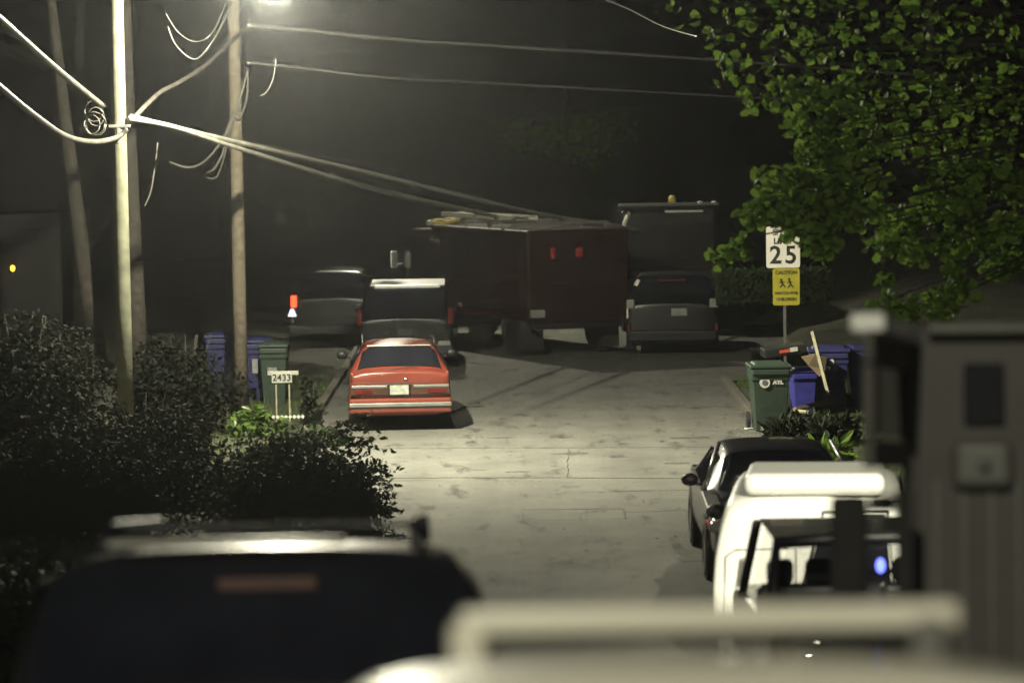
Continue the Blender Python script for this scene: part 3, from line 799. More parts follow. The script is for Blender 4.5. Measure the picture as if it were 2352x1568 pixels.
e = bin_cart('deep blue recycling bin with a grey recycling emblem, behind the plank', (5.35, 54.6, .09), R(-4), 'darkbluebin', w=.66)
f = -.72 * .5 * .96 - .02
ar = []
for k in range(3):
    a0 = R(90 + 120 * k)
    a = MB(); n = 7; pts = []
    vs = []
    for i in range(n):
        t = a0 + R(8) + R(84) * i / (n - 1)
        w_ = .020 if i < n - 2 else (.036 if i == n - 2 else 0.0)
        for rr in (.085 - w_, .085 + w_):
            vs.append((math.cos(t) * rr - .02, f - .012, .86 + math.sin(t) * rr)); 
    vs2 = [(x, y + .006, z) for x, y, z in vs]
    fs = [(2 * i, 2 * i + 1, 2 * i + 3, 2 * i + 2) for i in range(n - 1)]
    ar.append((vs, fs))
em = MB()
for vs, fs in ar: em.add(vs, fs)
em.build('recycling_emblem', 'print', e)
MB().box((.27, f - .01, .52), (.03, .01, .14)).build('white_sticker', 'print', e)
e = bin_cart('small bright blue bin between the green bin and the plank', (4.85, 54.0, .09), R(6), 'bluebin', w=.42, dpt=.46, h=.72)
e = bin_cart('dark blue bin standing furthest right beside the armoured truck edge', (5.98, 54.8, .09), R(3), 'darkbluebin', w=.6)
# black crate lid lying tilted across the bins
e = empty('black_crate', (4.52, 53.75, 1.15), (R(2), R(-7), R(4)), 'black crate with a red and white label lying across the bins', 'crate')
MB().box((0, 0, .06), (.72, .5, .15)).build('crate_body', 'darkplastic', e, bevel=.02)
MB().box((-.02, -.262, .07), (.17, .008, .05)).build('red_label', 'redprint', e)
MB().box((.14, -.262, .078), (.13, .009, .07)).build('white_label', 'print', e)
o = MB().add([(0, 0, 0), (.22, -.05, .05), (.42, 0, -.02), (.40, .05, -.22), (.30, 0, -.34), (.12, .02, -.15)], [(0, 1, 5), (1, 2, 3, 5), (3, 4, 5)]).build('cardboard_sheet', 'card')
md = o.modifiers.new('s', 'SOLIDIFY'); md.thickness = .012
o.location = (4.78, 53.4, 1.12)
tag(o, 'torn brown cardboard sheet draped over the small blue bin', 'cardboard')
p0, p1 = at(1866, 762, 53.4), at(1903, 906, 52.9)
o = MB().tube([p0, p1], .038, 4).build('plank', 'plank', bevel=.004)
tag(o, 'narrow pale plank leaning upright against the blue bins', 'plank')
p0, p1 = at(1826, 944, 52.0), at(1912, 925, 53.0)
o = MB().tube([p0 + Vector((0, 0, .03)), p1 + Vector((0, 0, .03))], .045, 4).build('timber', 'card')
tag(o, 'short brown timber lying on the grass in front of the blue bins', 'timber')
p = at(1843, 948, 51.6)
o = MB().tube([p + Vector((-.06, 0, .03)), p + Vector((.09, -.2, .03))], .03, 5).build('broken_stick', 'plank')
tag(o, 'short pale broken stick on the grass by the green bin wheel', 'stick')
# litter scrap near the bin foot
o = MB().box((3.86, 52.6, .02), (.16, .12, .02), rz=.4).build('paper_scrap', 'print', bevel=.004)
tag(o, 'small pale paper scrap at the foot of the green bin', 'litter')
# left bins
e = bin_cart('blue bin just right of the brown utility pole', (-4.72, 59.3, .2), R(0), 'darkbluebin', w=.60)
e.location.z = gz(-4.72, 59.3)
e = bin_cart('faint blue bin standing left of the brown utility pole', (-5.32, 59.5, .2), R(0), 'darkbluebin', w=.60)
e.location.z = gz(-5.32, 59.5)
e = bin_cart('dark green bin with a pale sticker behind the number board', (-4.30, 58.4, .2), R(0), 'greenbin', w=.50)
e.location.z = gz(-4.30, 58.4)
MB().box((-.02, -.37, .64), (.17, .012, .07)).build('pale_sticker', 'dimplate', e)
MB().box((-.33, -.33, .70), (.10, .012, .26)).build('pale_tag', 'dimplate', e)

# ================================================================ NUMBER BOARD
p = at(650, 866, 54.2)
e = empty('number_board', (p.x, p.y, gz(p.x, p.y)), (0, 0, 0), 'white house number board reading 2433 in front of the dark green bin', 'sign')
z = p.z - gz(p.x, p.y)
MB().box((-.02, 0, z - .01), (.34, .02, .17)).build('board', 'plate', e, bevel=.004)
MB().box((0, .015, z + .07), (.52, .012, .07)).build('back_strip', 'plate', e, bevel=.004)
text('2433', .16, 'signblack', e, (-.02, -.014, z - .01), 'numerals', bold=.002)
for s in (-.12, .10): MB().box((s, .03, z / 2 - .05), (.025, .025, z - .1)).build('stake', 'plank', e)
p = at(662, 957, 52.6)
o = MB()
for k in range(8): o.box((-.24 + k * .068, 0, 0), (.05, .012, .05), ry=R(35))
o = o.build('garden_edging', 'print'); o.location = (p.x, p.y, p.z)
tag(o, 'short row of white edging strips low in the left grass', 'garden edging')

# ================================================================ SPEED SIGN
p = at(1802, 660, 57.5)
gx = p.x; gy = 57.5; g0 = gz(gx, gy)
e = empty('speed_sign', (gx, gy, g0), (0, 0, 0), 'white speed limit 25 sign above a yellow warning sign on one post', 'road sign')
zt = at(1800, 520, 57.5).z - g0; zm = at(1800, 615, 57.5).z - g0; zl = at(1800, 701, 57.5).z - g0
MB().box((0, .03, zt / 2), (.05, .03, zt)).build('post', 'metalpost', e)
def rsign(x, z0, z1, w, m, name):
    b = MB(); h = z1 - z0; r = .04; pts = []
    for cx, cz, a0 in ((w / 2 - r, z1 - r, 0), (-w / 2 + r, z1 - r, 90), (-w / 2 + r, z0 + r, 180), (w / 2 - r, z0 + r, 270)):
        for k in range(5):
            a = R(a0 + k * 22.5); pts.append((cx + r * math.cos(a), cz + r * math.sin(a)))
    n = len(pts)
    b.add([(x + a, 0, c) for a, c in pts] + [(x + a, .004, c) for a, c in pts],
          [tuple(range(n)), tuple(range(n, 2 * n))[::-1]] + [(i, (i + 1) % n, n + (i + 1) % n, n + i) for i in range(n)])
    return b.build(name, m, e)
sg = rsign(-.02, zm, zt, .60, 'signwhite', 'white_panel')
hh = zt - zm
text('SPEED', .15, 'signblack', sg, (-.02, -.005, zt - .11 * hh / .75), 'lettering', sx=.9, bold=.003)
text('LIMIT', .15, 'signblack', sg, (-.02, -.005, zt - .27 * hh / .75), 'lettering', sx=.95, bold=.003)
for ch_, dx_ in (('2', -.135), ('5', .135)): text(ch_, .44, 'signblack', sg, (-.02 + dx_, -.005, zt - .53 * hh / .75), 'numerals', sx=.98, bold=.008)
sy = rsign(.03, zl, zm - .01, .48, 'signyellow', 'yellow_panel')
h2 = zm - zl
text('CAUTION', .085, 'signblack', sy, (.03, -.005, zm - .13 * h2), 'lettering', bold=.002)
ic = MB()
for x0, s in ((-.05, .9), (.09, 1.0)):
    zc = zm - .43 * h2
    ic.lathe((x0 - .01, -.006, zc + .085 * s), (0, -1, 0), [(0, .02), (.002, .02)], 12)
    ic.tube([(x0 - .01, -.006, zc + .06 * s), (x0 + .015, -.006, zc)], .013, 4)
    ic.tube([(x0 + .015, -.006, zc), (x0 - .03, -.006, zc - .07 * s)], .010, 4)
    ic.tube([(x0 + .015, -.006, zc), (x0 + .06, -.006, zc - .06 * s)], .010, 4)
    ic.tube([(x0 - .045, -.006, zc + .02), (x0, -.006, zc + .045), (x0 + .045, -.006, zc + .03)], .008, 4)
ic.build('running_children_symbol', 'signblack', sy)
text('WATCH FOR', .070, 'signblack', sy, (.03, -.005, zm - .68 * h2), 'lettering', bold=.002)
text('CHILDREN', .075, 'signblack', sy, (.03, -.005, zm - .84 * h2), 'lettering', bold=.002)

# ================================================================ UTILITY POLES
def pole(name_label, x, y, h, r0, r1, m, lean=0.0):
    e = empty('utility_pole', (x, y, gz(x, y)), (0, 0, 0), name_label, 'utility pole')
    MB().tube([(lean * t, 0, t * h - .1) for t in (0, .2, .4, .6, .8, 1)], [r0 + (r1 - r0) * t for t in (0, .2, .4, .6, .8, 1)], 18).build('shaft', m, e, smooth=True)
    return e
pA = pole('pale bright utility pole at the left with cables tied to it', at(285, 784, 50).x, 50.0, 11, .125, .105, 'palewood')
g0 = pA.location.z
MB().box((.02, -.10, at(285, 290, 50).z - g0), (.34, .05, .05)).box((.0, -.09, at(285, 300, 50).z - g0 - .05), (.05, .06, .30)).build('cable_bracket', 'alu', pA, bevel=.01)
b = MB()
for k in range(3): b.lathe((-.22 - .04 * k, -.12, at(225, 285, 50).z - g0 - .05), (.3, 1, .1), [(0, .10 + .02 * k), (.012, .10 + .02 * k)], 20)
cl = MB()
for k in range(5):
    c = Vector((-.36 + rnd.uniform(-.05, .05), -.1, at(225, 270, 50).z - g0 + rnd.uniform(-.12, .12))); rr = rnd.uniform(.10, .17)
    cl.tube([c + Vector((rr * math.cos(t * .52), rnd.uniform(-.02, .02), rr * 1.15 * math.sin(t * .52))) for t in range(13)], .010, 6)
cl.build('coiled_cable', 'cable', pA, smooth=True)
pB = pole('brown utility pole carrying the street lamp, right of the pale pole', at(546, 500, 57).x, 57.0, 11, .125, .095, 'wood', lean=.008)
pC = pole('distant thin utility pole seen at the top under the lamp glare', at(723, 60, 88).x, 88.0, 12, .10, .075, 'wood')
# street lamp: arm + head + lens
LX, LY, LZ = -3.5, 48.5, 7.02
e = empty('street_lamp', (pB.location.x, 56.9, 8.3), (0, 0, 0), 'street lamp arm reaching from the brown utility pole over the road', 'street lamp')
tgt = Vector((LX, LY, LZ)) - Vector(e.location)
MB().tube([Vector((0, 0, -.3)), tgt * .3 + Vector((0, 0, .35)), tgt * .7 + Vector((0, 0, .55)), tgt + Vector((0, .25, .32))], .035, 8).build('arm', 'metalpost', e, smooth=True)
MB().ball(tgt + Vector((0, 0, .30)), (.30, .36, .10)).build('lamp_head', 'alu', e, smooth=True)
MB().ball(tgt + Vector((0, -.05, .17)), (.11, .18, .05)).build('lamp_lens', 'lamp', e, smooth=True)

# ================================================================ CABLES
def cable(label, pts, r, m='cable', sag=0, cat='cable', name='overhead_cable', group=None):
    P = [at(*p) for p in pts]
    out = []
    n = len(P)
    def cr(p0, p1, p2, p3, t):
        return 0.5 * ((2 * p1) + (p2 - p0) * t + (2 * p0 - 5 * p1 + 4 * p2 - p3) * t * t + (3 * p1 - p0 - 3 * p2 + p3) * t ** 3)
    for i in range(n - 1):
        p0 = P[max(0, i - 1)]; p3 = P[min(n - 1, i + 2)]
        for k in range(8): out.append(cr(p0, P[i], P[i + 1], p3, k / 8))
    out.append(P[-1])
    c = Vector(out[0])
    b = MB().tube([p - c for p in out], r, 8)
    o = b.build(name, m, smooth=True); o.location = c
    return tag(o, label, cat, group)
cable('thick pale cable from the upper left corner to the coil on the pale pole', [(-60, -10, 40), (0, 42, 42), (120, 150, 45), (236, 244, 49.8)], .045)
cable('lower drooping cable from the left edge to the pale pole bracket', [(-60, 150, 41), (0, 200, 42), (75, 262, 44), (150, 312, 47), (215, 326, 49), (268, 316, 49.8), (292, 296, 49.9)], .042)
cable('bright lower service cable running down to the right from the pale pole', [(296, 272, 49.9), (400, 292, 51), (550, 342, 54), (850, 432, 62), (1060, 480, 68), (1280, 530, 74), (1700, 640, 86)], .042, 'litcable')
cable('upper service cable running right from the pale pole towards the tall truck', [(300, 268, 49.9), (430, 300, 51.5), (550, 328, 54), (850, 398, 61), (1240, 492, 70), (1440, 524, 75), (1640, 572, 80)], .042, 'litcable')
cable('thin third cable fanning out above the two service cables', [(300, 266, 50), (500, 312, 53), (800, 372, 60), (1000, 412, 66), (1330, 474, 76), (1600, 520, 84)], .014)
cable('rope like cable spanning from the brown pole down to the pale pole', [(566, 66, 56.9), (530, 95, 56), (470, 152, 54.5), (410, 190, 53), (368, 212, 52), (335, 242, 50.8), (312, 266, 50)], .040)
cable('bright upper power line leaving the brown pole to the right', [(568, 58, 56.9), (700, 70, 58), (900, 90, 60), (1200, 110, 64), (1640, 138, 70), (2000, 165, 76), (2500, 200, 84)], .030, 'silverwire')
cable('lower power line leaving the brown pole to the right', [(568, 144, 56.9), (700, 158, 58), (880, 178, 60), (1100, 190, 64), (1500, 212, 70), (2000, 240, 78)], .020, 'silverwire')
cable('doubled lower line just under the lower power line', [(610, 152, 57.4), (760, 172, 59), (880, 178, 60.2), (1000, 190, 62)], .012, 'silverwire')
G = 'cable ends dangling from the brown pole'
cable('longest dangling cable curling left below the brown pole clamp', [(570, 160, 56.8), (556, 210, 56.8), (535, 275, 56.8), (505, 330, 56.8), (468, 372, 56.8), (430, 385, 56.8), (388, 372, 56.8)], .026, group=G)
cable('middle dangling cable with a kink at the brown pole', [(570, 175, 56.8), (566, 230, 56.8), (550, 272, 56.8), (538, 266, 56.8), (520, 300, 56.8), (512, 350, 56.8), (492, 388, 56.8), (474, 396, 56.8)], .020, group=G)
cable('shortest dangling cable hooking inward beside the brown pole', [(530, 270, 56.8), (524, 320, 56.8), (512, 370, 56.8), (496, 408, 56.8), (474, 408, 56.8)], .014, group=G)
G2 = 'slack thin wires looping above the pale pole'
cable('slack thin wire looping down between the two poles, the upper one', [(380, 30, 55), (410, 75, 55), (450, 96, 55), (490, 72, 55), (530, -20, 56)], .010, 'silverwire', group=G2)
cable('slack thin wire looping down between the two poles, the lower one', [(385, 60, 55), (405, 105, 55), (448, 136, 55), (490, 92, 55), (532, 10, 56)], .014, 'silverwire', group=G2)
cable('short slack wire hanging beside the brown pole under the lower line', [(634, 132, 57.5), (628, 178, 57.5), (612, 212, 57.5), (596, 220, 57.5)], .010, 'silverwire', group=G2)
cable('thin wire hanging down the right side of the twin trunk', [(362, 328, 52), (356, 380, 52), (346, 440, 52), (332, 474, 52)], .014)
cable('banded wire drooping from the distant pole', [(724, 50, 87.5), (728, 100, 87.5), (722, 150, 87.5), (700, 194, 87.5), (682, 202, 87.5)], .035, 'silverwire')
cable('slack tie wire between the brown pole and the distant pole', [(570, 46, 57.5), (600, 60, 60), (640, 74, 66), (690, 66, 76), (722, 42, 87.8)], .020, 'silverwire')
cable('wire spreading right from the distant pole top', [(726, 36, 87.8), (760, 52, 87), (790, 50, 86), (900, 66, 84)], .020, 'silverwire')
cable('faint wire high at the top centre entering the tree', [(1340, -20, 60), (1440, 20, 58), (1520, 60, 55), (1600, 84, 52)], .010, 'silverwire')

# ================================================================ FOLIAGE
def leaves(b, centre, n, rad, size, elong=1.0, rng=rnd, shell=0.0):
    cx, cy, cz = centre
    for _ in range(n):
        while True:
            x, y, z = rng.uniform(-1, 1), rng.uniform(-1, 1), rng.uniform(-1, 1)
            q = x * x + y * y + z * z
            if shell * shell < q < 1: break
        c = Vector((cx + x * rad[0], cy + y * rad[1], cz + z * rad[2]))
        leaf(b, c, size * rng.uniform(.6, 1.3), elong, rng)
def leaf(b, c, s, elong, rng):
    d = Vector((rng.gauss(0, 1), rng.gauss(0, 1), rng.gauss(0, .6) - .2)).normalized()
    u = d.orthogonal(); u.rotate(Quaternion(d, rng.uniform(0, 6.28))); u.normalize()
    L = s * elong; W = s * .5
    n = d.cross(u) * W * .25
    o = len(b.v)
    b.v += [tuple(c), tuple(c + d * L * .35 + u * W + n), tuple(c + d * L * .8 + u * W * .55 + n), tuple(c + d * L),
            tuple(c + d * L * .8 - u * W * .55 + n), tuple(c + d * L * .35 - u * W + n)]
    b.f += [(o, o + 1, o + 2, o + 3), (o, o + 3, o + 4, o + 5)]
def fbuild(b, name, m, parent=None):
    me = bpy.data.meshes.new(name); me.from_pydata(b.v, [], b.f)
    me.materials.append(MT[m])
    o = bpy.data.objects.new(name, me); COL.objects.link(o)
    if parent: o.parent = parent
    return o

# big leafy tree at the right: trunk out of frame, boughs reaching in
TX, TY = 8.6, 37.5
e = empty('leafy_tree', (TX, TY, gz(TX, TY)), (0, 0, 0), 'broad leafy green tree hanging over the street from the upper right', 'tree')
O = Vector(e.location)
tb = MB(); tb.tube([(0, 0, -.2), (.05, 0, 1.5), (-.05, .1, 3.2), (.1, .1, 5), (.2, 0, 7.5), (0, .3, 10)], [.34, .27, .23, .2, .14, .06], 12)
tb.build('trunk', 'bark', e, smooth=True)
blobs = [  # px, py, D, radius px, n
 (1560, 25, 39, 60, 26), (1640, 55, 38, 55, 34), (1700, 20, 38, 60, 40), (1790, 30, 38, 70, 60), (1900, 30, 37, 80, 80), (2020, 30, 37, 80, 90),
 (2140, 30, 37, 80, 90), (2270, 40, 37, 90, 90), (1640, 110, 38, 40, 26), (1680, 170, 37, 50, 45), (1750, 130, 37, 60, 60), (1840, 110, 37, 60, 60),
 (1940, 120, 37, 70, 80), (2050, 130, 36, 80, 90), (2170, 120, 36, 80, 90), (2300, 130, 36, 80, 80), (1735, 225, 37, 42, 40), (1800, 215, 36.5, 50, 60), (1880, 205, 36, 60, 90), (1960, 215, 36, 60, 80),
 (1850, 285, 35.5, 50, 90), (1920, 300, 35.5, 60, 110), (2010, 250, 36, 70, 90), (2120, 230, 36, 80, 90), (2240, 220, 36, 80, 80), (2330, 240, 36, 60, 50),
 (1870, 350, 35, 42, 80), (1940, 370, 35, 50, 90), (2010, 340, 35.5, 55, 70), (2090, 330, 36, 60, 60), (2180, 330, 36, 60, 50), (2290, 340, 36, 70, 70),
 (1755, 415, 34.5, 30, 24), (1810, 425, 34.5, 42, 60), (1870, 430, 34.5, 55, 120), (1935, 440, 34.5, 50, 100), (2000, 420, 35, 45, 50), (2170, 400, 35, 45, 60), (2260, 400, 35, 50, 60), (2330, 430, 35, 45, 60),
 (1730, 490, 34, 32, 50), (1775, 480, 34, 40, 80), (1830, 482, 34, 42, 110), (1890, 500, 34, 50, 130), (1945, 490, 34, 40, 70), (2010, 480, 34.5, 40, 40), (2080, 500, 35, 45, 60), (2150, 470, 35, 50, 90), (2215, 465, 34.5, 45, 80),
 (1858, 540, 34, 28, 50), (1895, 560, 34, 30, 50), (1880, 585, 34, 18, 14), (1815, 530, 34, 20, 16), (2030, 560, 34.5, 40, 46), (2110, 575, 34.5, 40, 46), (2180, 560, 34.5, 40, 50), (2250, 545, 34.5, 40, 50), (2320, 530, 34.5, 50, 70),
 (2290, 610, 34.5, 40, 40), (2345, 600, 34.5, 30, 30), (2040, 700, 33.5, 36, 60), (2085, 720, 33.5, 36, 66), (2165, 705, 33.5, 42, 80), (2205, 665, 33.5, 30, 40), (2190, 620, 34, 26, 24), (2030, 640, 34, 20, 14),
 (1650, 600, 36, 17, 20), (1672, 580, 36, 16, 14), (1700, 560, 36, 22, 26), (1712, 585, 36, 14, 12)]
fb = MB(); bb = MB()
for (px, py, Dd, rp, n) in blobs:
    c = at(px, py, Dd) - O; r = rp * Dd / FPX
    leaves(fb, c, int(n * (1.30 if py > 340 else (.75 if py > 200 else .45))), (r * .95, r * 2.0, r * .9), .115, 1.05)
    if n > 25:
        s = Vector((-.1, .1, 2.0 + max(0, c.z) * .55))
        mid = s.lerp(c, .55) + Vector((0, 0, .35))
        bb.tube([s, mid, c + Vector((0, 0, .05))], [.05, .022, .008], 5, caps=False)
# thin fill further out and behind
for _ in range(350):
    px = rnd.uniform(1780, 2900); py = rnd.uniform(-260, 560)
    if px < 1850 + (py - 200) * .25: continue
    c = at(px, py, rnd.uniform(35, 40)) - O
    leaf(fb, c, .1, 1.05, rnd)
fbuild(fb, 'crown', 'leaf', e)
bb.build('boughs', 'bark', e, smooth=True)
p = at(1676, 610, 36.2)

# dark bushes and shrubs at the left
def bush(label, px, py, D, w, h, dpt, n, leafsize, m, cat='bush', name='bush', elong=1.6, ragged=14, stems=7, group=None, rightspikes=False, base=None):
    c = at(px, py, D); x, y = c.x, D
    g = gz(x, y) if base is None else base
    e = empty(name, (x, y, g), (0, 0, 0), label, cat, group)
    b = MB(); rg = random.Random(int(px * 13 + py * 7 + D))
    top = h
    for k in range(ragged):
        a = rg.uniform(0, 6.28); rr = rg.uniform(0, .8) ** .7
        cx = math.cos(a) * rr * w / 2; cy = math.sin(a) * rr * dpt / 2
        hh = top * rg.uniform(.55, 1.0) * (1 - .35 * rr * rr)
        r = rg.uniform(.16, .30) * min(w, h * 1.6)
        for z in (hh - r * .8, hh * .5, hh * .25):
            leaves(b, (cx, cy, max(r * .6, z)), int(n / ragged / 3), (r, r, r * .85), leafsize, elong, rg)
    if rightspikes:
        for k in range(34):
            zc = rg.uniform(.15, .95) * h; L = rg.uniform(.2, .55)
            st_ = Vector((w * .40 + rg.uniform(-.15, .05) - max(0, zc / h - .5) * w * .25, rg.uniform(-.4, .4), zc))
            dv = Vector((1, rg.uniform(-.3, .3), rg.uniform(-.3, .5))).normalized()
            for t in range(16):
                leaf(b, st_ + dv * L * t / 15 + Vector((0, 0, -.06 * (t / 15) ** 2)), leafsize * 1.1, elong, rg)
    fbuild(b, 'foliage', m, e)
    s = MB()
    for k in range(stems):
        a = rg.uniform(0, 6.28); rr = rg.uniform(.2, .8)
        s.tube([(rg.uniform(-.06, .06), rg.uniform(-.06, .06), -.05), (math.cos(a) * rr * w * .22, math.sin(a) * rr * dpt * .22, h * .45), (math.cos(a) * rr * w * .42, math.sin(a) * rr * dpt * .4, h * .85)], [.02, .013, .005], 5)
    s.build('stems', 'bark', e, smooth=True)
    return e
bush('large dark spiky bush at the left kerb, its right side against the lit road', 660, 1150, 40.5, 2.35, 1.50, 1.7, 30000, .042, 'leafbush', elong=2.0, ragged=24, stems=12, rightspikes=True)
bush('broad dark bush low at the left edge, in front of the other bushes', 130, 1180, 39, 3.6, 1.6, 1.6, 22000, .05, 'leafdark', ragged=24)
bush('low dark bush added to darken the bottom left corner beside the roof rack SUV', 60, 1430, 27, 1.6, 1.5, 1.6, 9000, .06, 'leafdark', ragged=16)  # added to cover lit ground where the corner should stay dark
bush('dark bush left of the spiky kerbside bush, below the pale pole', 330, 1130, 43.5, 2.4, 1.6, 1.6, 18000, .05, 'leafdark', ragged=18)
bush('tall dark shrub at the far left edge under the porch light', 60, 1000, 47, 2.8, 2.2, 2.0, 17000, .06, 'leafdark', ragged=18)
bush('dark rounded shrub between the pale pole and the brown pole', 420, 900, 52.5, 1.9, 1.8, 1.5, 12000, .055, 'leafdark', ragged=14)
bush('small bright green shrub in front of the brown pole', 592, 930, 52.2, .85, .72, .5, 330, .08, 'leafbright', ragged=9, stems=4, name='shrub')
bush('low lit green shrub between the brown pole and the red wagon', 720, 950, 51.0, 1.0, .50, .8, 1300, .07, 'leafhedge', ragged=9, stems=5, name='shrub')
bush('wispy weed standing left of the red wagon tail', 712, 900, 53.5, .35, 1.05, .35, 500, .07, 'leafbush', ragged=6, stems=4, name='weed')
bush('low tangled grass tuft in front of the right hand bins', 1850, 1000, 49.5, 1.5, .50, 1.1, 3000, .10, 'leafbush', elong=2.6, ragged=12, name='grass_tuft', cat='grass tuft', base=.06)
bush('weedy tuft between the bins and the white van roof', 1900, 1040, 45.5, 1.2, .55, 1.4, 2600, .09, 'leaf', elong=2.4, ragged=10, name='grass_tuft', cat='grass tuft', base=.06)

# grass blades on the verges
b = MB()
for _ in range(16000):
    y = rnd.uniform(38, 64); x = rnd.uniform(XR + .18, 7.0) if rnd.random() < .6 else rnd.uniform(-6.5, XL - .18)
    z = gz(x, y); h = rnd.uniform(.04, .13); a = rnd.uniform(0, 3.14); w = .008
    dx, dy = math.cos(a) * w, math.sin(a) * w; lx, ly = rnd.gauss(0, .03), rnd.gauss(0, .03)
    o = len(b.v)
    b.v += [(x - dx, y - dy, z - .01), (x + dx, y + dy, z - .01), (x + lx, y + ly, z + h)]
    b.f += [(o, o + 1, o + 2)]
g = fbuild(b, 'grass', 'leafbright')
tag(g, 'short grass on the verges beside the kerbs', 'grass', kind='stuff')

# hedges on the bank behind the signs
def hedge(label, x0, x1, y, dpt, z0, h, n, m='leaf'):
    e = empty('hedge', ((x0 + x1) / 2, y, z0), (0, 0, 0), label, 'hedge')
    MB().box((0, 0, h / 2 - .03), (x1 - x0 - .1, dpt - .1, h - .06)).build('core', 'dirt', e, bevel=.05)
    b = MB()
    for _ in range(n):
        f = rnd.random(); x = rnd.uniform(-.5, .5) * (x1 - x0)
        c = (x, -dpt / 2 + rnd.uniform(-.03, .05), rnd.uniform(0, h)) if f < .6 else (x, rnd.uniform(-.5, .5) * dpt, h + rnd.uniform(-.06, .04))
        leaf(b, Vector(c), .08, 1.3, rnd)
    fbuild(b, 'foliage', m, e)
p = at(1645, 690, 66); q = at(1900, 622, 66)
hedge('low clipped green hedge on the bank behind the speed sign post', p.x, q.x, 66, .8, p.z, q.z - p.z, 5200, 'leafhedge')
p2 = at(1735, 790, 63); q2 = at(1900, 742, 63)
hedge('second lower hedge beneath the clipped hedge, behind the bins', p2.x, q2.x, 63.5, .6, min(p2.z, gz(p2.x, 63.5)), max(.45, q2.z - p2.z), 2200, 'leafdark')
bank = MB()
bank.add([(5.0, 65.4, -.1), (16, 65.4, -.1), (16, 64.6, .1), (5.0, 64.6, -.1)], [(0, 1, 2, 3)])

# trees
def tree(label, x, y, h, crown_r, n, ls, m, trunk_r=.16, lean=(0, 0), crown0=.35, group=None, seed=1, clumps=26):
    rg = random.Random(seed)
    e = empty('tree', (x, y, gz(x, y)), (0, 0, 0), label, 'tree', group)
    tp = [(lean[0] * t * h + .08 * math.sin(3 * t + seed), lean[1] * t * h, t * h * .92 - .1) for t in (0, .15, .3, .5, .7, .9, 1)]
    tk = MB().tube(tp, [trunk_r * (1.15 - t) for t in (0, .15, .3, .5, .7, .9, 1)], 12)
    cr = MB()
    for k in range(clumps):
        t = rg.uniform(crown0, 1.0)
        base = Vector(tp[min(6, int(t * 6))])
        a = rg.uniform(0, 6.28); rr = crown_r * math.sqrt(rg.random()) * (1.15 - abs(t - .6))
        c = Vector((lean[0] * t * h + math.cos(a) * rr, lean[1] * t * h + math.sin(a) * rr, t * h))
        r = crown_r * rg.uniform(.18, .36)
        leaves(cr, c, int(n / clumps), (r, r, r * .7), ls, 1.2, rg)
        tk.tube([base, base.lerp(c, .5) + Vector((0, 0, .2)), c], [trunk_r * .28, trunk_r * .16, .01], 5, caps=False)
    tk.build('trunk', 'bark', e, smooth=True)
    fbuild(cr, 'crown', m, e)
    return e
x1 = at(312, 600, 56).x
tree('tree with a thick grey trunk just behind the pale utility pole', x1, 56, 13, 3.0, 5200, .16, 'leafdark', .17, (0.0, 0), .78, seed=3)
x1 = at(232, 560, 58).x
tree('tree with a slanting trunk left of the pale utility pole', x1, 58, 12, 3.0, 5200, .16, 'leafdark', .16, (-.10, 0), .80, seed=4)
bgt = [
 ('dark tree at the far left above the porch light', -9.2, 70, 12, 3.4, 11), ('dark tree behind the slanting trunk', -9.6, 84, 13, 4.6, 12),
 ('dark tree filling the gap between the two near poles', -7.4, 74, 9, 3.6, 13), ('hazy tree behind the glowing tail light', -5.6, 98, 13, 4.6, 14),
 ('hazy tree above the cab of the dark red truck', -1.8, 104, 12, 4.6, 15), ('hazy tree in the centre at the end of the street', 1.7, 96, 11, 4.2, 16),
 ('hazy tree behind the dark box truck', 5.0, 108, 13, 4.8, 17), ('dark tree on the bank right of the box truck', 8.4, 92, 12, 4.4, 18),
 ('dark tree behind the speed sign', 10.6, 82, 11, 4.2, 19), ('dark tree at the far right above the armoured truck', 13.5, 88, 13, 4.8, 20)]
for (lb, x, y, h, r, sd) in bgt:
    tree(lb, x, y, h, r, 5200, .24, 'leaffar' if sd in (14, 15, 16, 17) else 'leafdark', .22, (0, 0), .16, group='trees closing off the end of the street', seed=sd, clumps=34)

tree('small sparse tree with faintly lit leaf clumps rising above the dark red truck', 1.3, 80.5, 5.0, 2.2, 620, .10, 'leafbright', .05, (0, 0), .80, seed=31, clumps=24)
# house with a porch light, far left
e = empty('house', (-13.2, 66, gz(-13.2, 66)), (0, 0, R(8)), 'dark house with a small yellow porch light at the far left', 'house')
MB().bx(-4, 4, 0, 7, 0, 2.8).build('wall', 'siding', e)
MB().add([(-4.4, -.4, 2.8), (4.4, -.4, 2.8), (4.4, 7.4, 2.8), (-4.4, 7.4, 2.8), (-4.4, 3.5, 4.8), (4.4, 3.5, 4.8)], [(0, 1, 5, 4), (2, 3, 4, 5), (0, 4, 3), (1, 2, 5), (0, 3, 2, 1)]).build('roof', 'roofing', e)
MB().bx(.8, 1.8, -.05, -.003, 0, 2.05).build('door', 'greyplastic', e)
for x in (-2.6, -.8): 
    w = MB().bx(x, x + 1.1, -.05, -.003, .9, 2.1).build('window', 'greyplastic', e)
    MB().bx(x + .06, x + 1.04, -.06, -.052, .96, 2.04).build('pane', 'glass', w)
p = at(28, 620, 65.5)
lp = e.matrix_basis.inverted() @ Vector((p.x, 65.5, p.z))
MB().ball((lp.x, -.16, lp.z), (.05, .05, .065)).build('porch_light', 'yellowlit', e, smooth=True)
MB().box((lp.x, -.08, lp.z), (.05, .16, .05)).build('lamp_bracket', 'plastic', e)

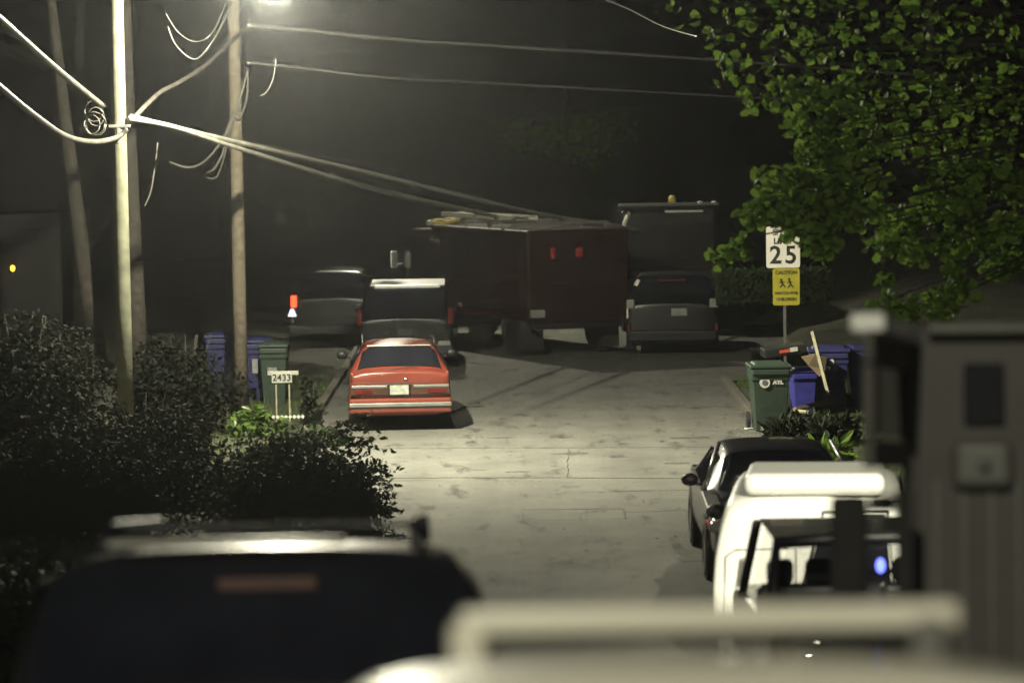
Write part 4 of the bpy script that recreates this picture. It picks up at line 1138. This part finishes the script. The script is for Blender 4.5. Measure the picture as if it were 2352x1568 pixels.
# ================================================================ HAZE
hz = MB().bx(-72, 72, -24, 208, -1.4, 15.5)
h = hz.build('haze', 'plate'); h.data.materials.clear()
hm = bpy.data.materials.new('haze'); hm.use_nodes = True
nt = hm.node_tree; nt.nodes.clear()
out = nt.nodes.new('ShaderNodeOutputMaterial'); v = nt.nodes.new('ShaderNodeVolumePrincipled')
v.inputs['Color'].default_value = (.86, .87, .92, 1); v.inputs['Density'].default_value = 0.00034; v.inputs['Anisotropy'].default_value = 0.85
nt.links.new(v.outputs[0], out.inputs['Volume'])
hm.cycles.volume_sampling = 'EQUIANGULAR'
h.data.materials.append(hm)
tag(h, kind='stuff')

# ================================================================ LIGHT
def lamp(name, loc, P, col=(1, .955, .72), r=.14):
    l = bpy.data.lights.new(name, 'POINT'); l.energy = P; l.color = col; l.shadow_soft_size = r
    o = bpy.data.objects.new(name, l); COL.objects.link(o); o.location = loc
    return o
lamp('street_lamp_light', (LX, LY, LZ), 7500, r=.09)
def spot(name, loc, tgt, P, ang, blend=1.0, col=(1, .955, .72), r=.14):
    l = bpy.data.lights.new(name, 'SPOT'); l.energy = P; l.color = col; l.shadow_soft_size = r
    l.spot_size = R(ang); l.spot_blend = blend
    o = bpy.data.objects.new(name, l); COL.objects.link(o); o.location = loc
    o.rotation_euler = (Vector(tgt) - Vector(loc)).to_track_quat('-Z', 'Y').to_euler()
    return o
spot('street_lamp_beam', (LX, LY, LZ - .02), (2.0, 48.6, 0), 5400, 116)
spot('van_fill_light', (4.6, 9, 9.4), (2.9, 29.8, 1.0), 36000, 12, .8)  # unseen lamp added only to brighten the white van
# the next street lamp down the road, on the distant pole
spot('far_lamp_light', (-3.2, 79, 9.2), (1.6, 71.5, 0), 4500, 88, .6)
e = empty('street_lamp', (pC.location.x, 87.9, 9.6), (0, 0, 0), 'far street lamp arm on the distant thin pole, above the frame', 'street lamp')
MB().tube([(0, 0, 0), (.5, -1.2, .4), (.85, -2.1, .35)], .03).build('arm', 'metalpost', e)
MB().ball((.9, -2.4, .28), (.15, .35, .10)).build('lamp_head', 'alu', e, smooth=True)
# unseen lamp added behind the photographer to brighten foreground roofs and signs
lamp('near_fill_light', (-1.8, -2.5, 11.6), 5500)
e = empty('street_lamp', (-6.6, -2.6, gz(-6.6, -2.6)), (0, 0, 0), 'unseen street lamp added beside the photographer to brighten the foreground', 'street lamp')
MB().tube([(0, 0, -.2), (0, 0, 8.4)], [.12, .08]).build('pole', 'metalpost', e, smooth=True)
MB().tube([(0, 0, 8.0), (2.4, .1, 8.7), (4.7, .1, 8.6)], .035).build('arm', 'metalpost', e)
MB().ball((4.9, .1, 8.55), (.38, .16, .10)).build('lamp_head', 'alu', e, smooth=True)

W = bpy.data.worlds.new('World'); S.world = W; W.use_nodes = True
nt = W.node_tree; bg = nt.nodes['Background']
sky = nt.nodes.new('ShaderNodeTexSky'); sky.sky_type = 'NISHITA'; sky.sun_disc = False
sky.sun_elevation = R(-3.5); sky.sun_rotation = R(200)
nt.links.new(sky.outputs[0], bg.inputs['Color']); bg.inputs['Strength'].default_value = 0.6

S.render.engine = 'CYCLES'
S.cycles.use_denoising = True; S.cycles.denoising_input_passes = 'RGB'
S.cycles.max_bounces = 6; S.cycles.volume_bounces = 1; S.cycles.transparent_max_bounces = 8
S.cycles.sample_clamp_indirect = 4; S.cycles.sample_clamp_direct = 0
S.cycles.use_light_tree = True
S.view_settings.view_transform = 'Standard'; S.view_settings.look = 'None'
S.view_settings.exposure = 0; S.view_settings.gamma = 1
